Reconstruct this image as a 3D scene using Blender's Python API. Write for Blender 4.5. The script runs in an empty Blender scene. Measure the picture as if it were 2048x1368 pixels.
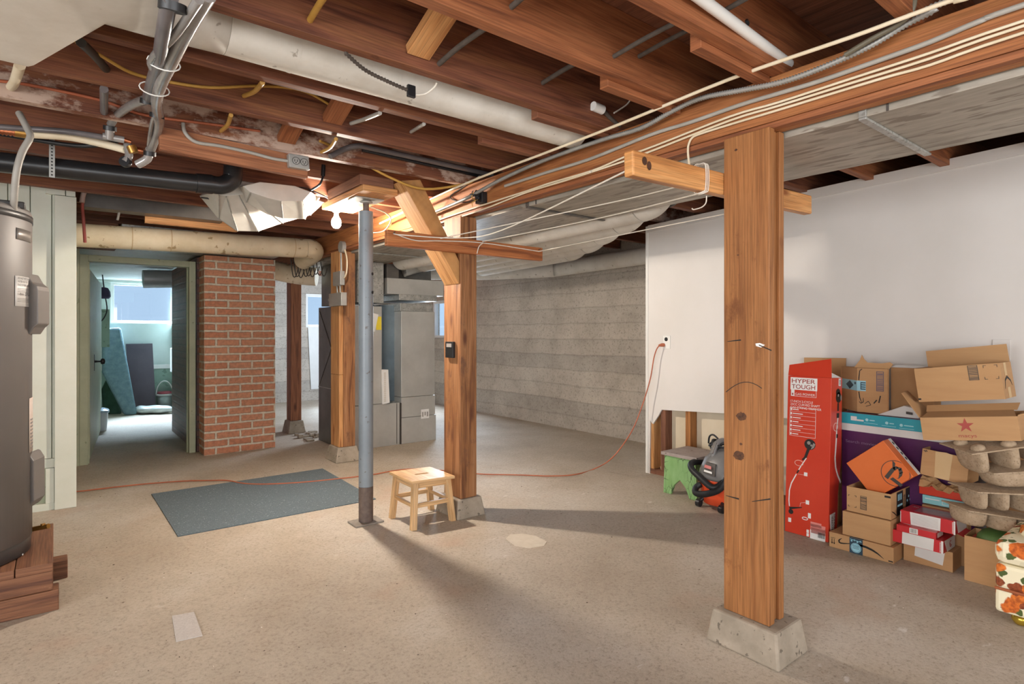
import bpy, math, random
from mathutils import Vector, Matrix
R = random.Random(7)
SC = bpy.context.scene
COL = SC.collection

# ------------------------------------------------------------------ camera
F_PX, CX, HY, HC = 1161.0, 1024.0, 664.0, 1.15
YAW = math.atan2(CX - 110.0, F_PX)
FW = (math.sin(YAW), math.cos(YAW)); RT = (math.cos(YAW), -math.sin(YAW))
cd = bpy.data.cameras.new('camera'); cam = bpy.data.objects.new('camera', cd); COL.objects.link(cam)
cam.location = (0, 0, HC); cam.rotation_euler = (math.pi/2, 0, -YAW)
cd.sensor_width = 36; cd.lens = F_PX/2048*36; cd.shift_y = -(684-HY)/2048.0
cd.clip_start = 0.05
SC.camera = cam

# ------------------------------------------------------------------ world, lights, exposure
vs = SC.view_settings
vs.view_transform = 'Standard'; vs.look = 'None'; vs.gamma = 1; vs.use_curve_mapping = False
vs.exposure = 1.2
w = bpy.data.worlds.new('sky'); SC.world = w; w.use_nodes = True
bg = w.node_tree.nodes['Background']; bg.inputs[0].default_value = (0.52, 0.71, 0.95, 1); bg.inputs[1].default_value = 0.46

def lamp(name, kind, loc, energy, color, size=0.05, size_y=None, rot=None):
    d = bpy.data.lights.new(name, kind); d.energy = energy; d.color = color
    if kind == 'AREA':
        d.shape = 'RECTANGLE'; d.size = size; d.size_y = size_y or size
    else:
        d.shadow_soft_size = size
    o = bpy.data.objects.new(name, d); COL.objects.link(o); o.location = loc
    if rot: o.rotation_euler = rot
    return o
BULB = (1.485, 3.775, 1.885)
H90 = math.pi/2
lamp('bulb_light', 'POINT', BULB, 200, (1.0, 0.89, 0.77), 0.03)
# unseen fill lamps added behind and left of camera; daylight at far windows
lamp('fill_light_rear', 'AREA', (0.7, -2.52, 1.25), 46, (1.0, 0.99, 0.98), 3.8, 1.5, (H90, 0, 0))  # added fill lamp behind the camera, no known source there
lamp('fill_light_left', 'AREA', (-2.52, 0.0, 1.25), 72, (1.0, 0.99, 0.98), 3.4, 1.5, (H90, 0, -H90))  # added fill lamp from the left, brightens the faces turned that way
def aim(loc, to):
    return (Vector(to)-Vector(loc)).to_track_quat('-Z', 'Y').to_euler()
lamp('window_light_store', 'AREA', (0.98, 10.9, 2.62), 700, (0.66, 0.82, 1.0), 1.0, 0.8, aim((0.98, 10.9, 2.62), (0.95, 8.4, 0.5)))
lamp('window_light_far', 'AREA', (3.45, 10.9, 2.62), 420, (0.66, 0.82, 1.0), 0.8, 0.8, aim((3.45, 10.9, 2.62), (3.3, 8.4, 0.3)))
lamp('window_light_side', 'AREA', (4.72, 7.6, 1.35), 60, (0.70, 0.84, 1.0), 1.2, 0.6, (H90, 0, H90))

# ------------------------------------------------------------------ pixel -> point on a known plane of the room
def ray(px, py):
    u = (px-CX)/F_PX; v = (HY-py)/F_PX
    return (FW[0]+u*RT[0], FW[1]+u*RT[1], v)
def at(p, X=None, Y=None, Z=None, T=None):
    d = ray(*p)
    t = X/d[0] if X is not None else Y/d[1] if Y is not None else (Z-HC)/d[2] if Z is not None else T
    return Vector((d[0]*t, d[1]*t, HC+d[2]*t))
def atX(ps, X): return [at(p, X=X) for p in ps]
def atY(ps, Y): return [at(p, Y=Y) for p in ps]
def atZ(ps, Z): return [at(p, Z=Z) for p in ps]

# ------------------------------------------------------------------ materials
def lin(h):
    h = h.lstrip('#'); r = []
    for i in (0, 2, 4):
        c = int(h[i:i+2], 16)/255.0
        r.append(c/12.92 if c <= 0.04045 else ((c+0.055)/1.055)**2.4)
    return (r[0], r[1], r[2], 1)
MC = {}
def newmat(name):
    m = bpy.data.materials.new(name); m.use_nodes = True
    nt = m.node_tree; b = nt.nodes['Principled BSDF']
    return m, nt, b
def N(nt, t, **kw):
    n = nt.nodes.new(t)
    for k, v in kw.items():
        if k in n.inputs: n.inputs[k].default_value = v
        else: setattr(n, k, v)
    return n
def ramp(nt, fac, stops):
    r = nt.nodes.new('ShaderNodeValToRGB'); e = r.color_ramp.elements
    while len(e) < len(stops): e.new(0.5)
    for i, (p, c) in enumerate(stops): e[i].position = p; e[i].color = c
    nt.links.new(fac, r.inputs[0]); return r
def mix(nt, a, b, fac, mode='MIX'):
    m = nt.nodes.new('ShaderNodeMix'); m.data_type = 'RGBA'; m.blend_type = mode
    for s, v in ((6, a), (7, b), (0, fac)):
        if hasattr(v, 'is_output'): nt.links.new(v, m.inputs[s])
        else: m.inputs[s].default_value = v
    return m.outputs[2]
def coords(nt, kind, scale=(1, 1, 1)):
    tc = nt.nodes.new('ShaderNodeTexCoord'); mp = nt.nodes.new('ShaderNodeMapping'); mp.inputs['Scale'].default_value = scale
    nt.links.new(tc.outputs[kind], mp.inputs[0]); return mp.outputs[0]
def bump(nt, b, h, s, dist=0.005):
    n = nt.nodes.new('ShaderNodeBump'); n.inputs['Strength'].default_value = s; n.inputs['Distance'].default_value = dist
    nt.links.new(h, n.inputs['Height']); nt.links.new(n.outputs[0], b.inputs['Normal'])

def pm(name, c1, c2=None, scale=8.0, rough=0.6, metal=0.0, bmp=0.0, stretch=(1, 1, 1), kind='Object', lo=0.35, hi=0.65, detail=6, spec=None, c3=None, s3=60.0, t3=0.7):
    """mottled surface: two tones over noise, optional third-tone specks"""
    if name in MC: return MC[name]
    m, nt, b = newmat(name); MC[name] = m
    b.inputs['Roughness'].default_value = rough; b.inputs['Metallic'].default_value = metal
    if spec is not None: b.inputs['Specular IOR Level'].default_value = spec
    c2 = c2 or c1
    v = coords(nt, kind, stretch)
    n = N(nt, 'ShaderNodeTexNoise', Scale=scale, Detail=detail, Roughness=0.62); nt.links.new(v, n.inputs['Vector'])
    col = ramp(nt, n.outputs[0], [(lo, lin(c1)), (hi, lin(c2))]).outputs[0]
    if c3:
        n3 = N(nt, 'ShaderNodeTexNoise', Scale=s3, Detail=3.0); nt.links.new(v, n3.inputs['Vector'])
        f = ramp(nt, n3.outputs[0], [(t3-0.04, (0, 0, 0, 1)), (t3, (1, 1, 1, 1))]).outputs[0]
        col = mix(nt, col, lin(c3), f)
    nt.links.new(col, b.inputs['Base Color'])
    if bmp: bump(nt, b, n.outputs[0], bmp)
    return m

def wood(name, c1, c2, c3, rough=0.6, knots=True, fine=1.0, bmp=0.25, stain=None, stain_t=0.62):
    """grain runs along U (metres); every board has its own U,V offset"""
    if name in MC: return MC[name]
    m, nt, b = newmat(name); MC[name] = m
    b.inputs['Roughness'].default_value = rough; b.inputs['Specular IOR Level'].default_value = 0.35
    uv = coords(nt, 'UV', (1.1, 14*fine, 1))
    n = N(nt, 'ShaderNodeTexNoise', Scale=1.6, Detail=5.0, Roughness=0.55, Distortion=0.9); nt.links.new(uv, n.inputs['Vector'])
    col = ramp(nt, n.outputs[0], [(0.28, lin(c3)), (0.46, lin(c1)), (0.72, lin(c2))]).outputs[0]
    uv2 = coords(nt, 'UV', (5, 170*fine, 1))
    n2 = N(nt, 'ShaderNodeTexNoise', Scale=1.0, Detail=3.0); nt.links.new(uv2, n2.inputs['Vector'])
    f2 = ramp(nt, n2.outputs[0], [(0.35, (0.72, 0.72, 0.72, 1)), (0.62, (1.08, 1.08, 1.08, 1))]).outputs[0]
    col = mix(nt, col, f2, 1.0, 'MULTIPLY')
    if knots:
        uv3 = coords(nt, 'UV', (2.2, 7.0, 1))
        vo = N(nt, 'ShaderNodeTexVoronoi', Scale=1.0, Randomness=1.0); nt.links.new(uv3, vo.inputs['Vector'])
        f3 = ramp(nt, vo.outputs['Distance'], [(0.05, (1, 1, 1, 1)), (0.15, (0, 0, 0, 1))]).outputs[0]
        col = mix(nt, col, lin(c3), f3)
    if stain:
        uv4 = coords(nt, 'UV', (3, 5, 1))
        n4 = N(nt, 'ShaderNodeTexNoise', Scale=1.3, Detail=7.0, Roughness=0.7); nt.links.new(uv4, n4.inputs['Vector'])
        f4 = ramp(nt, n4.outputs[0], [(stain_t-0.03, (0, 0, 0, 1)), (stain_t+0.06, (1, 1, 1, 1))]).outputs[0]
        col = mix(nt, col, lin(stain), f4)
    nt.links.new(col, b.inputs['Base Color'])
    if bmp: bump(nt, b, n2.outputs[0], bmp, 0.002)
    return m

JOIST = wood('joist_wood', '#7b4b36', '#92603f', '#4f2c20', 0.6, stain='#54291d', stain_t=0.66)
JOISTN = wood('joist_wood_orange', '#955a38', '#a56a44', '#6a3c27', 0.6)
JOISTP = wood('joist_wood_limewashed', '#7b4b36', '#92603f', '#4f2c20', 0.7, stain='#b9a08f', stain_t=0.5)
SUBF = wood('subfloor_wood', '#7a4a33', '#8c5940', '#573323', 0.7, knots=False)
GIRD = wood('girder_wood', '#a0643b', '#b27747', '#704328', 0.55)
POSTW = wood('post_wood', '#9d683c', '#a97345', '#885630', 0.55, stain='#7a4b2a', stain_t=0.62)
POSTD = wood('old_post_wood', '#95653f', '#ab7b55', '#633c28', 0.6, stain='#74503a', stain_t=0.6)
POSTR = wood('red_post_wood', '#8f5a3c', '#a56c49', '#5c3423', 0.6)
LUMB = wood('new_lumber', '#c68d58', '#d7a46e', '#93582f', 0.55)
ARMW = wood('arm_wood', '#b06a3e', '#c07c4a', '#7d4527', 0.55)
ARML = wood('arm_wood_light', '#cf9055', '#dca56b', '#8b5128', 0.45)
BRACE = wood('rough_sawn_brace', '#ba8752', '#cf9f69', '#8a592d', 0.75, bmp=0.8)
STOOLW = wood('stool_wood', '#d2aa7a', '#dbb88b', '#bd9160', 0.45, knots=False, fine=0.7, bmp=0.1)
PLATW = wood('platform_wood', '#7d543c', '#91664a', '#54352a', 0.65, stain='#a07a5a', stain_t=0.68)
STUDW = wood('stud_wood', '#a8703f', '#bd8450', '#744523', 0.6)
STUDD = wood('dark_stud_wood', '#7e5440', '#94654c', '#573628', 0.65)

def floor_mat():
    m, nt, b = newmat('concrete_floor'); b.inputs['Roughness'].default_value = 0.72
    v = coords(nt, 'Object')
    n = N(nt, 'ShaderNodeTexNoise', Scale=0.9, Detail=8.0, Roughness=0.65); nt.links.new(v, n.inputs['Vector'])
    col = ramp(nt, n.outputs[0], [(0.3, lin('#a39482')), (0.5, lin('#b6a997')), (0.72, lin('#c8bfb2'))]).outputs[0]
    n2 = N(nt, 'ShaderNodeTexNoise', Scale=85.0, Detail=5.0, Roughness=0.75); nt.links.new(v, n2.inputs['Vector'])
    f2 = ramp(nt, n2.outputs[0], [(0.32, (0.58, 0.54, 0.50, 1)), (0.46, (0.95, 0.94, 0.93, 1)), (0.60, (1.04, 1.04, 1.04, 1)), (0.75, (1.14, 1.14, 1.14, 1))]).outputs[0]
    col = mix(nt, col, f2, 1.0, 'MULTIPLY')
    v3 = coords(nt, 'Object', (9, 22, 9))
    n3 = N(nt, 'ShaderNodeTexNoise', Scale=1.0, Detail=4.0); nt.links.new(v3, n3.inputs['Vector'])
    f3 = ramp(nt, n3.outputs[0], [(0.68, (0, 0, 0, 1)), (0.74, (0.65, 0.65, 0.65, 1))]).outputs[0]
    n3b = N(nt, 'ShaderNodeTexNoise', Scale=0.8, Detail=2.0); nt.links.new(v, n3b.inputs['Vector'])
    f3b = ramp(nt, n3b.outputs[0], [(0.45, (0, 0, 0, 1)), (0.62, (1, 1, 1, 1))]).outputs[0]
    f3 = mix(nt, f3, f3b, 1.0, 'MULTIPLY')
    col = mix(nt, col, lin('#e2ddd6'), f3)
    n4 = N(nt, 'ShaderNodeTexNoise', Scale=2.2, Detail=3.0); nt.links.new(v, n4.inputs['Vector'])
    f4 = ramp(nt, n4.outputs[0], [(0.62, (0, 0, 0, 1)), (0.8, (0.6, 0.6, 0.6, 1))]).outputs[0]
    col = mix(nt, col, lin('#b3947c'), f4)
    vo = N(nt, 'ShaderNodeTexVoronoi', Scale=7.0); nt.links.new(v, vo.inputs['Vector'])
    f5 = ramp(nt, vo.outputs['Distance'], [(0.02, (1, 1, 1, 1)), (0.035, (0, 0, 0, 1))]).outputs[0]
    col = mix(nt, col, lin('#6e6055'), f5)
    nt.links.new(col, b.inputs['Base Color'])
    bump(nt, b, n2.outputs[0], 0.55, 0.006)
    return m
FLOORM = floor_mat()

def conc_wall_mat():
    m, nt, b = newmat('board_formed_concrete'); b.inputs['Roughness'].default_value = 0.85
    v = coords(nt, 'Object')
    n = N(nt, 'ShaderNodeTexNoise', Scale=2.0, Detail=9.0, Roughness=0.7); nt.links.new(v, n.inputs['Vector'])
    col = ramp(nt, n.outputs[0], [(0.3, lin('#a2988c')), (0.5, lin('#b9afa3')), (0.72, lin('#c9c0b3'))]).outputs[0]
    n2 = N(nt, 'ShaderNodeTexNoise', Scale=45.0, Detail=6.0, Roughness=0.8); nt.links.new(v, n2.inputs['Vector'])
    f2 = ramp(nt, n2.outputs[0], [(0.34, (0.5, 0.48, 0.46, 1)), (0.47, (1, 1, 1, 1)), (0.68, (1.0, 1.0, 1.0, 1)), (0.78, (1.25, 1.25, 1.22, 1))]).outputs[0]
    col = mix(nt, col, f2, 1.0, 'MULTIPLY')
    sx = nt.nodes.new('ShaderNodeSeparateXYZ'); nt.links.new(v, sx.inputs[0])
    nz = N(nt, 'ShaderNodeTexNoise', Scale=1.7, Detail=3.0); nt.links.new(v, nz.inputs['Vector'])
    a = N(nt, 'ShaderNodeMath', operation='MULTIPLY_ADD'); nt.links.new(nz.outputs[0], a.inputs[0]); a.inputs[1].default_value = 0.05; nt.links.new(sx.outputs[2], a.inputs[2])
    d = N(nt, 'ShaderNodeMath', operation='MULTIPLY'); nt.links.new(a.outputs[0], d.inputs[0]); d.inputs[1].default_value = 1/0.182
    fr = N(nt, 'ShaderNodeMath', operation='FRACT'); nt.links.new(d.outputs[0], fr.inputs[0])
    fl = ramp(nt, fr.outputs[0], [(0.0, (0.72, 0.70, 0.68, 1)), (0.05, (1, 1, 1, 1)), (0.9, (0.96, 0.96, 0.96, 1)), (1.0, (0.8, 0.8, 0.8, 1))]).outputs[0]
    col = mix(nt, col, fl, 1.0, 'MULTIPLY')
    fo = N(nt, 'ShaderNodeMath', operation='FLOOR'); nt.links.new(d.outputs[0], fo.inputs[0])
    wn = N(nt, 'ShaderNodeTexWhiteNoise', noise_dimensions='1D'); nt.links.new(fo.outputs[0], wn.inputs['W'])
    fw_ = ramp(nt, wn.outputs[0], [(0, (0.86, 0.86, 0.86, 1)), (1, (1.08, 1.07, 1.05, 1))]).outputs[0]
    col = mix(nt, col, fw_, 1.0, 'MULTIPLY')
    nt.links.new(col, b.inputs['Base Color'])
    bump(nt, b, n2.outputs[0], 0.6, 0.006)
    return m
CONCW = conc_wall_mat()

def brick_mat(name, c1, c2, mortar, rough=0.85, dark=None):
    m, nt, b = newmat(name); b.inputs['Roughness'].default_value = rough
    v = coords(nt, 'UV')
    nz = N(nt, 'ShaderNodeTexNoise', Scale=14.0, Detail=4.0); nt.links.new(v, nz.inputs['Vector'])
    s = nt.nodes.new('ShaderNodeVectorMath'); s.operation = 'SCALE'; nt.links.new(nz.outputs[1], s.inputs[0]); s.inputs['Scale'].default_value = 0.012
    ad = nt.nodes.new('ShaderNodeVectorMath'); nt.links.new(v, ad.inputs[0]); nt.links.new(s.outputs[0], ad.inputs[1])
    bt = nt.nodes.new('ShaderNodeTexBrick'); nt.links.new(ad.outputs[0], bt.inputs['Vector'])
    for k, q in (('Scale', 1.0), ('Brick Width', 0.2117), ('Row Height', 0.0728), ('Mortar Size', 0.011), ('Mortar Smooth', 0.3), ('Bias', -0.1)): bt.inputs[k].default_value = q
    bt.inputs['Color1'].default_value = lin(c1); bt.inputs['Color2'].default_value = lin(c2); bt.inputs['Mortar'].default_value = lin(mortar)
    n = N(nt, 'ShaderNodeTexNoise', Scale=30.0, Detail=6.0, Roughness=0.7); nt.links.new(v, n.inputs['Vector'])
    f = ramp(nt, n.outputs[0], [(0.3, (0.72, 0.70, 0.68, 1)), (0.6, (1.08, 1.06, 1.04, 1))]).outputs[0]
    col = mix(nt, bt.outputs[0], f, 1.0, 'MULTIPLY')
    n2 = N(nt, 'ShaderNodeTexNoise', Scale=3.0, Detail=5.0); nt.links.new(v, n2.inputs['Vector'])
    f2 = ramp(nt, n2.outputs[0], [(0.55, (0, 0, 0, 1)), (0.75, (0.6, 0.6, 0.6, 1))]).outputs[0]
    col = mix(nt, col, lin(dark or mortar), f2)
    nt.links.new(col, b.inputs['Base Color'])
    iv = N(nt, 'ShaderNodeMath', operation='MULTIPLY_ADD'); nt.links.new(bt.outputs['Fac'], iv.inputs[0]); iv.inputs[1].default_value = -1.0; nt.links.new(n.outputs[0], iv.inputs[2])
    bump(nt, b, iv.outputs[0], 0.9, 0.012)
    return m
BRICK = brick_mat('red_brick', '#cf8e6f', '#d99f80', '#e4dac8', dark='#c49878')
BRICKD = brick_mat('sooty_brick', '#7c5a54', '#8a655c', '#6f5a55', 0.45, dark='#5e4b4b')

FOOT = pm('footing_concrete', '#8f8474', '#a89b8a', 9, 0.85, bmp=0.4, c3='#6d6357', s3=40, t3=0.68)
GALV = pm('galvanised_steel', '#a4a49f', '#c4c4bf', 22, 0.4, 0.6, c3='#94958f', s3=60, t3=0.62)
GALVD = pm('dull_galvanised_steel', '#9b9386', '#b7b0a3', 7, 0.5, 0.35, stretch=(3, 0.6, 3), c3='#8a8073', s3=9, t3=0.6)
GALVF = pm('furnace_sheet_steel', '#b3b2ad', '#c4c3be', 3, 0.42, 0.45)
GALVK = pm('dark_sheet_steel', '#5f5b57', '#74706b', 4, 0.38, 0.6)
GALVW = pm('whitish_sheet_steel', '#bcb7ad', '#cdc8bf', 4, 0.5, 0.15)
WRAP = pm('white_duct_wrap', '#c9c2b6', '#dad5cb', 5, 0.75, c3='#a39a8d', s3=22, t3=0.72, bmp=0.15)
WRAPY = pm('cream_duct_wrap', '#cdbd9d', '#dccfb4', 6, 0.75, c3='#a28a66', s3=16, t3=0.68, bmp=0.15)
DRYW = pm('painted_drywall', '#d9d4ce', '#dfdad5', 1.5, 0.75)
DRYB = pm('drywall_back_paper', '#d3c4a9', '#dccfb8', 3, 0.8)
PAINT = pm('pale_green_white_paint', '#d6d9c9', '#dfe1d4', 4, 0.55)
PAINTG = pm('sage_green_paint', '#a7ad92', '#b5bb9f', 5, 0.5, c3='#8d9478', s3=18, t3=0.7)
PAINTL = pm('mint_wall_paint', '#c9d6cf', '#d6e0da', 3, 0.6)
PAINTM = pm('mid_green_paint', '#8aa694', '#98b3a2', 4, 0.6, c3='#76917f', s3=10, t3=0.66)
WHITE = pm('white_paint', '#dedcd6', '#e6e4df', 3, 0.5)
ABS = pm('black_plastic_pipe', '#1e1e1f', '#2a2a2b', 5, 0.32)
BLACK = pm('black_plastic', '#18181a', '#222224', 8, 0.4)
BLKR = pm('black_rubber_hose', '#1d1d1f', '#29292b', 8, 0.5)
IRON = pm('dark_iron_pipe', '#3a3530', '#4d463f', 12, 0.5, 0.5)
GREYC = pm('grey_cable', '#9a958c', '#aaa59c', 6, 0.5)
CREAM = pm('cream_cable', '#d9c8a8', '#e5d7bc', 6, 0.5)
YELC = pm('yellow_cable', '#b08438', '#c89a4b', 8, 0.5)
CLOTHC = pm('old_cloth_cable', '#453d36', '#5a5048', 20, 0.8)
ROPE = pm('white_clothesline', '#ddd3c2', '#e9e2d5', 30, 0.7)
PEX = pm('shiny_grey_tubing', '#7f7b77', '#a8a4a0', 3, 0.22, 0.25, spec=0.7)
PEXD = pm('dark_grey_tubing', '#5b5656', '#777070', 3, 0.3, 0.1)
BRASS = pm('brass', '#a5793b', '#bd9150', 20, 0.35, 0.85)
COPPER = pm('copper', '#a8603f', '#c27a55', 18, 0.35, 0.85)
ORCORD = pm('orange_extension_cord', '#a85a3c', '#b96a49', 10, 0.55)
HEATER = pm('grey_heater_enamel', '#736e6b', '#7a7571', 2, 0.5, 0.0)
HEATERC = pm('dark_grey_cap', '#3f3d3c', '#494746', 6, 0.4)
POLE = pm('blue_grey_pole_paint', '#7c858c', '#8b949a', 3, 0.42, 0.1, c3='#6d6a68', s3=30, t3=0.7)
RUST = pm('rusty_steel', '#5d4f49', '#74645a', 25, 0.75, 0.1)
PLATEM = pm('worn_base_plate', '#7d746a', '#938a7f', 20, 0.6, 0.1)
STEELG = pm('grey_box_steel', '#9d9c97', '#b0afaa', 6, 0.42, 0.4)
DEVICE = pm('white_plastic', '#e6e4de', '#ecebe6', 6, 0.4)
RUG = pm('blue_grey_carpet', '#525e65', '#6b787e', 150, 0.95, bmp=0.6, c3='#93a0a4', s3=90, t3=0.69)
RUGB = pm('dusty_blue_carpet', '#67838f', '#7e99a3', 18, 0.95, bmp=0.3)
CARD = pm('cardboard', '#b88d61', '#c19769', 2.5, 0.8, stretch=(1, 1, 8))
CARDD = pm('inner_cardboard', '#a17850', '#ad845b', 3, 0.85)
KRAFT = pm('kraft_tape', '#cfae7f', '#d6b789', 5, 0.6)
PAPERB = pm('crumpled_kraft_paper', '#a77f53', '#bd966a', 14, 0.8)
PULP = pm('moulded_paper_pulp', '#a58f74', '#b7a187', 40, 0.95, bmp=0.5, c3='#927d64', s3=130, t3=0.64)
REDB = pm('glossy_red_carton', '#d03a22', '#d6432a', 3, 0.3, spec=0.6)
REDC = pm('crimson_carton', '#c22a30', '#cb343a', 4, 0.3, spec=0.6)
ORNG = pm('orange_carton', '#d8682c', '#de7236', 4, 0.45)
TEALC = pm('teal_carton', '#2fa0b4', '#3aabbd', 3, 0.35)
LTEAL = pm('light_teal_carton', '#8fd0d4', '#9ad7da', 4, 0.35)
PURP = pm('dark_purple_carton', '#451f48', '#5f2a5e', 1.5, 0.35, c3='#7c3570', s3=3, t3=0.56)
VIOL = pm('violet_phone_carton', '#a070d0', '#5b5fc4', 5, 0.35, stretch=(1, 9, 1), lo=0.42, hi=0.58)
CARDW = pm('white_carton', '#dcdad6', '#e4e2de', 5, 0.5)
INK = pm('black_print', '#1d1a18', '#25211e', 9, 0.6)
INKG = pm('charcoal_print', '#403a36', '#4a443f', 9, 0.6)
INKR = pm('dark_red_print', '#a04038', '#aa4a40', 9, 0.6)
INKB = pm('navy_print', '#27404f', '#31495a', 9, 0.5)
INKP = pm('pale_blue_print', '#93c9d8', '#a3d3e0', 9, 0.5)
INKV = pm('dull_violet_print', '#55506c', '#605a76', 9, 0.6)
INKW = pm('white_print', '#ecebe8', '#f2f1ee', 9, 0.5)
INKH = pm('smudged_print', '#8b8580', '#9a948f', 9, 0.6)
VACO = pm('orange_red_plastic', '#d24a26', '#dc552e', 5, 0.35)
VACG = pm('vacuum_grey_plastic', '#6c6a68', '#7b7977', 5, 0.4)
VACD = pm('vacuum_dark_panel', '#4a4541', '#55504c', 5, 0.4)
def crackle_mat():
    m, nt, b = newmat('cracked_green_paint'); b.inputs['Roughness'].default_value = 0.5
    v = coords(nt, 'Object', (1, 1, 0.45))
    n = N(nt, 'ShaderNodeTexNoise', Scale=20.0, Detail=4.0); nt.links.new(v, n.inputs['Vector'])
    ad = nt.nodes.new('ShaderNodeVectorMath'); ad.operation = 'MULTIPLY_ADD'; nt.links.new(n.outputs[1], ad.inputs[0]); ad.inputs[1].default_value = (0.02, 0.02, 0.02); nt.links.new(v, ad.inputs[2])
    vo = N(nt, 'ShaderNodeTexVoronoi', Scale=34.0, feature='DISTANCE_TO_EDGE'); nt.links.new(ad.outputs[0], vo.inputs['Vector'])
    f = ramp(nt, vo.outputs[0], [(0.02, (1, 1, 1, 1)), (0.05, (0, 0, 0, 1))]).outputs[0]
    n2 = N(nt, 'ShaderNodeTexNoise', Scale=5.0, Detail=2.0); nt.links.new(v, n2.inputs['Vector'])
    f2 = ramp(nt, n2.outputs[0], [(0.42, (0, 0, 0, 1)), (0.55, (1, 1, 1, 1))]).outputs[0]
    f = mix(nt, f, f2, 1.0, 'MULTIPLY')
    base = ramp(nt, n.outputs[0], [(0.35, lin('#7ba466')), (0.7, lin('#8bb279'))]).outputs[0]
    nt.links.new(mix(nt, base, lin('#2f3a25'), f), b.inputs['Base Color'])
    return m
CRACK = crackle_mat()
STOOLT = pm('worn_mauve_paint', '#8f827c', '#a0938c', 12, 0.6, c3='#6b5d52', s3=30, t3=0.7)
GOLD = pm('gold_ball_foot', '#b89a35', '#cdb04a', 10, 0.25, 0.7)
DKMET = pm('dark_panel_board', '#544a52', '#5e545c', 3, 0.7)
def floral_mat():
    """cream chintz with orange and rust flowers and green leaves"""
    m, nt, b = newmat('floral_upholstery'); b.inputs['Roughness'].default_value = 0.8
    v = coords(nt, 'Object')
    n = N(nt, 'ShaderNodeTexNoise', Scale=16.0, Detail=3.0); nt.links.new(v, n.inputs['Vector'])
    ad = nt.nodes.new('ShaderNodeVectorMath'); ad.operation = 'MULTIPLY_ADD'; nt.links.new(n.outputs[1], ad.inputs[0]); ad.inputs[1].default_value = (0.055,)*3; nt.links.new(v, ad.inputs[2])
    vo = N(nt, 'ShaderNodeTexVoronoi', Scale=15.0); nt.links.new(ad.outputs[0], vo.inputs['Vector'])
    fl = ramp(nt, vo.outputs['Distance'], [(0.44, (1, 1, 1, 1)), (0.50, (0, 0, 0, 1))]).outputs[0]
    sep = nt.nodes.new('ShaderNodeSeparateColor'); nt.links.new(vo.outputs['Color'], sep.inputs[0])
    pet = ramp(nt, sep.outputs[0], [(0.0, lin('#8a4320')), (0.35, lin('#8f4a26')), (0.4, lin('#d87a2a')), (1.0, lin('#c8621f'))]).outputs[0]
    gt = ramp(nt, sep.outputs[1], [(0.70, (1, 1, 1, 1)), (0.72, (0, 0, 0, 1))]).outputs[0]
    vr = N(nt, 'ShaderNodeTexNoise', Scale=70.0, Detail=2.0); nt.links.new(v, vr.inputs['Vector'])
    sh = ramp(nt, vr.outputs[0], [(0.35, (0.6, 0.5, 0.45, 1)), (0.6, (1.1, 1.1, 1.1, 1))]).outputs[0]
    pet = mix(nt, pet, sh, 1.0, 'MULTIPLY')
    vl = N(nt, 'ShaderNodeTexVoronoi', Scale=26.0); nt.links.new(ad.outputs[0], vl.inputs['Vector'])
    sl = nt.nodes.new('ShaderNodeSeparateColor'); nt.links.new(vl.outputs['Color'], sl.inputs[0])
    l1 = ramp(nt, vl.outputs['Distance'], [(0.36, (1, 1, 1, 1)), (0.42, (0, 0, 0, 1))]).outputs[0]
    l2 = ramp(nt, sl.outputs[0], [(0.45, (1, 1, 1, 1)), (0.47, (0, 0, 0, 1))]).outputs[0]
    lf = mix(nt, l1, l2, 1.0, 'MULTIPLY')
    col = mix(nt, lin('#e9dfbf'), lin('#4c5a2a'), lf)
    col = mix(nt, col, pet, mix(nt, fl, gt, 1.0, 'MULTIPLY'))
    nt.links.new(col, b.inputs['Base Color']); return m
FLORAL = floral_mat()
def emis(name, c, s):
    m, nt, b = newmat(name); b.inputs['Base Color'].default_value = lin(c); b.inputs['Emission Color'].default_value = lin(c); b.inputs['Emission Strength'].default_value = s
    return m
BULBM = emis('lit_bulb_glass', '#fff0d8', 14)
def glass():
    m = bpy.data.materials.new('window_glass'); m.use_nodes = True; nt = m.node_tree; nt.nodes.clear()
    o = nt.nodes.new('ShaderNodeOutputMaterial'); t = nt.nodes.new('ShaderNodeBsdfTransparent'); g = nt.nodes.new('ShaderNodeBsdfGlossy'); x = nt.nodes.new('ShaderNodeMixShader')
    t.inputs[0].default_value = (0.96, 0.98, 0.99, 1); g.inputs['Roughness'].default_value = 0.02; x.inputs[0].default_value = 0.06
    nt.links.new(t.outputs[0], x.inputs[1]); nt.links.new(g.outputs[0], x.inputs[2]); nt.links.new(x.outputs[0], o.inputs[0])
    return m
GLASS = glass()

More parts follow.
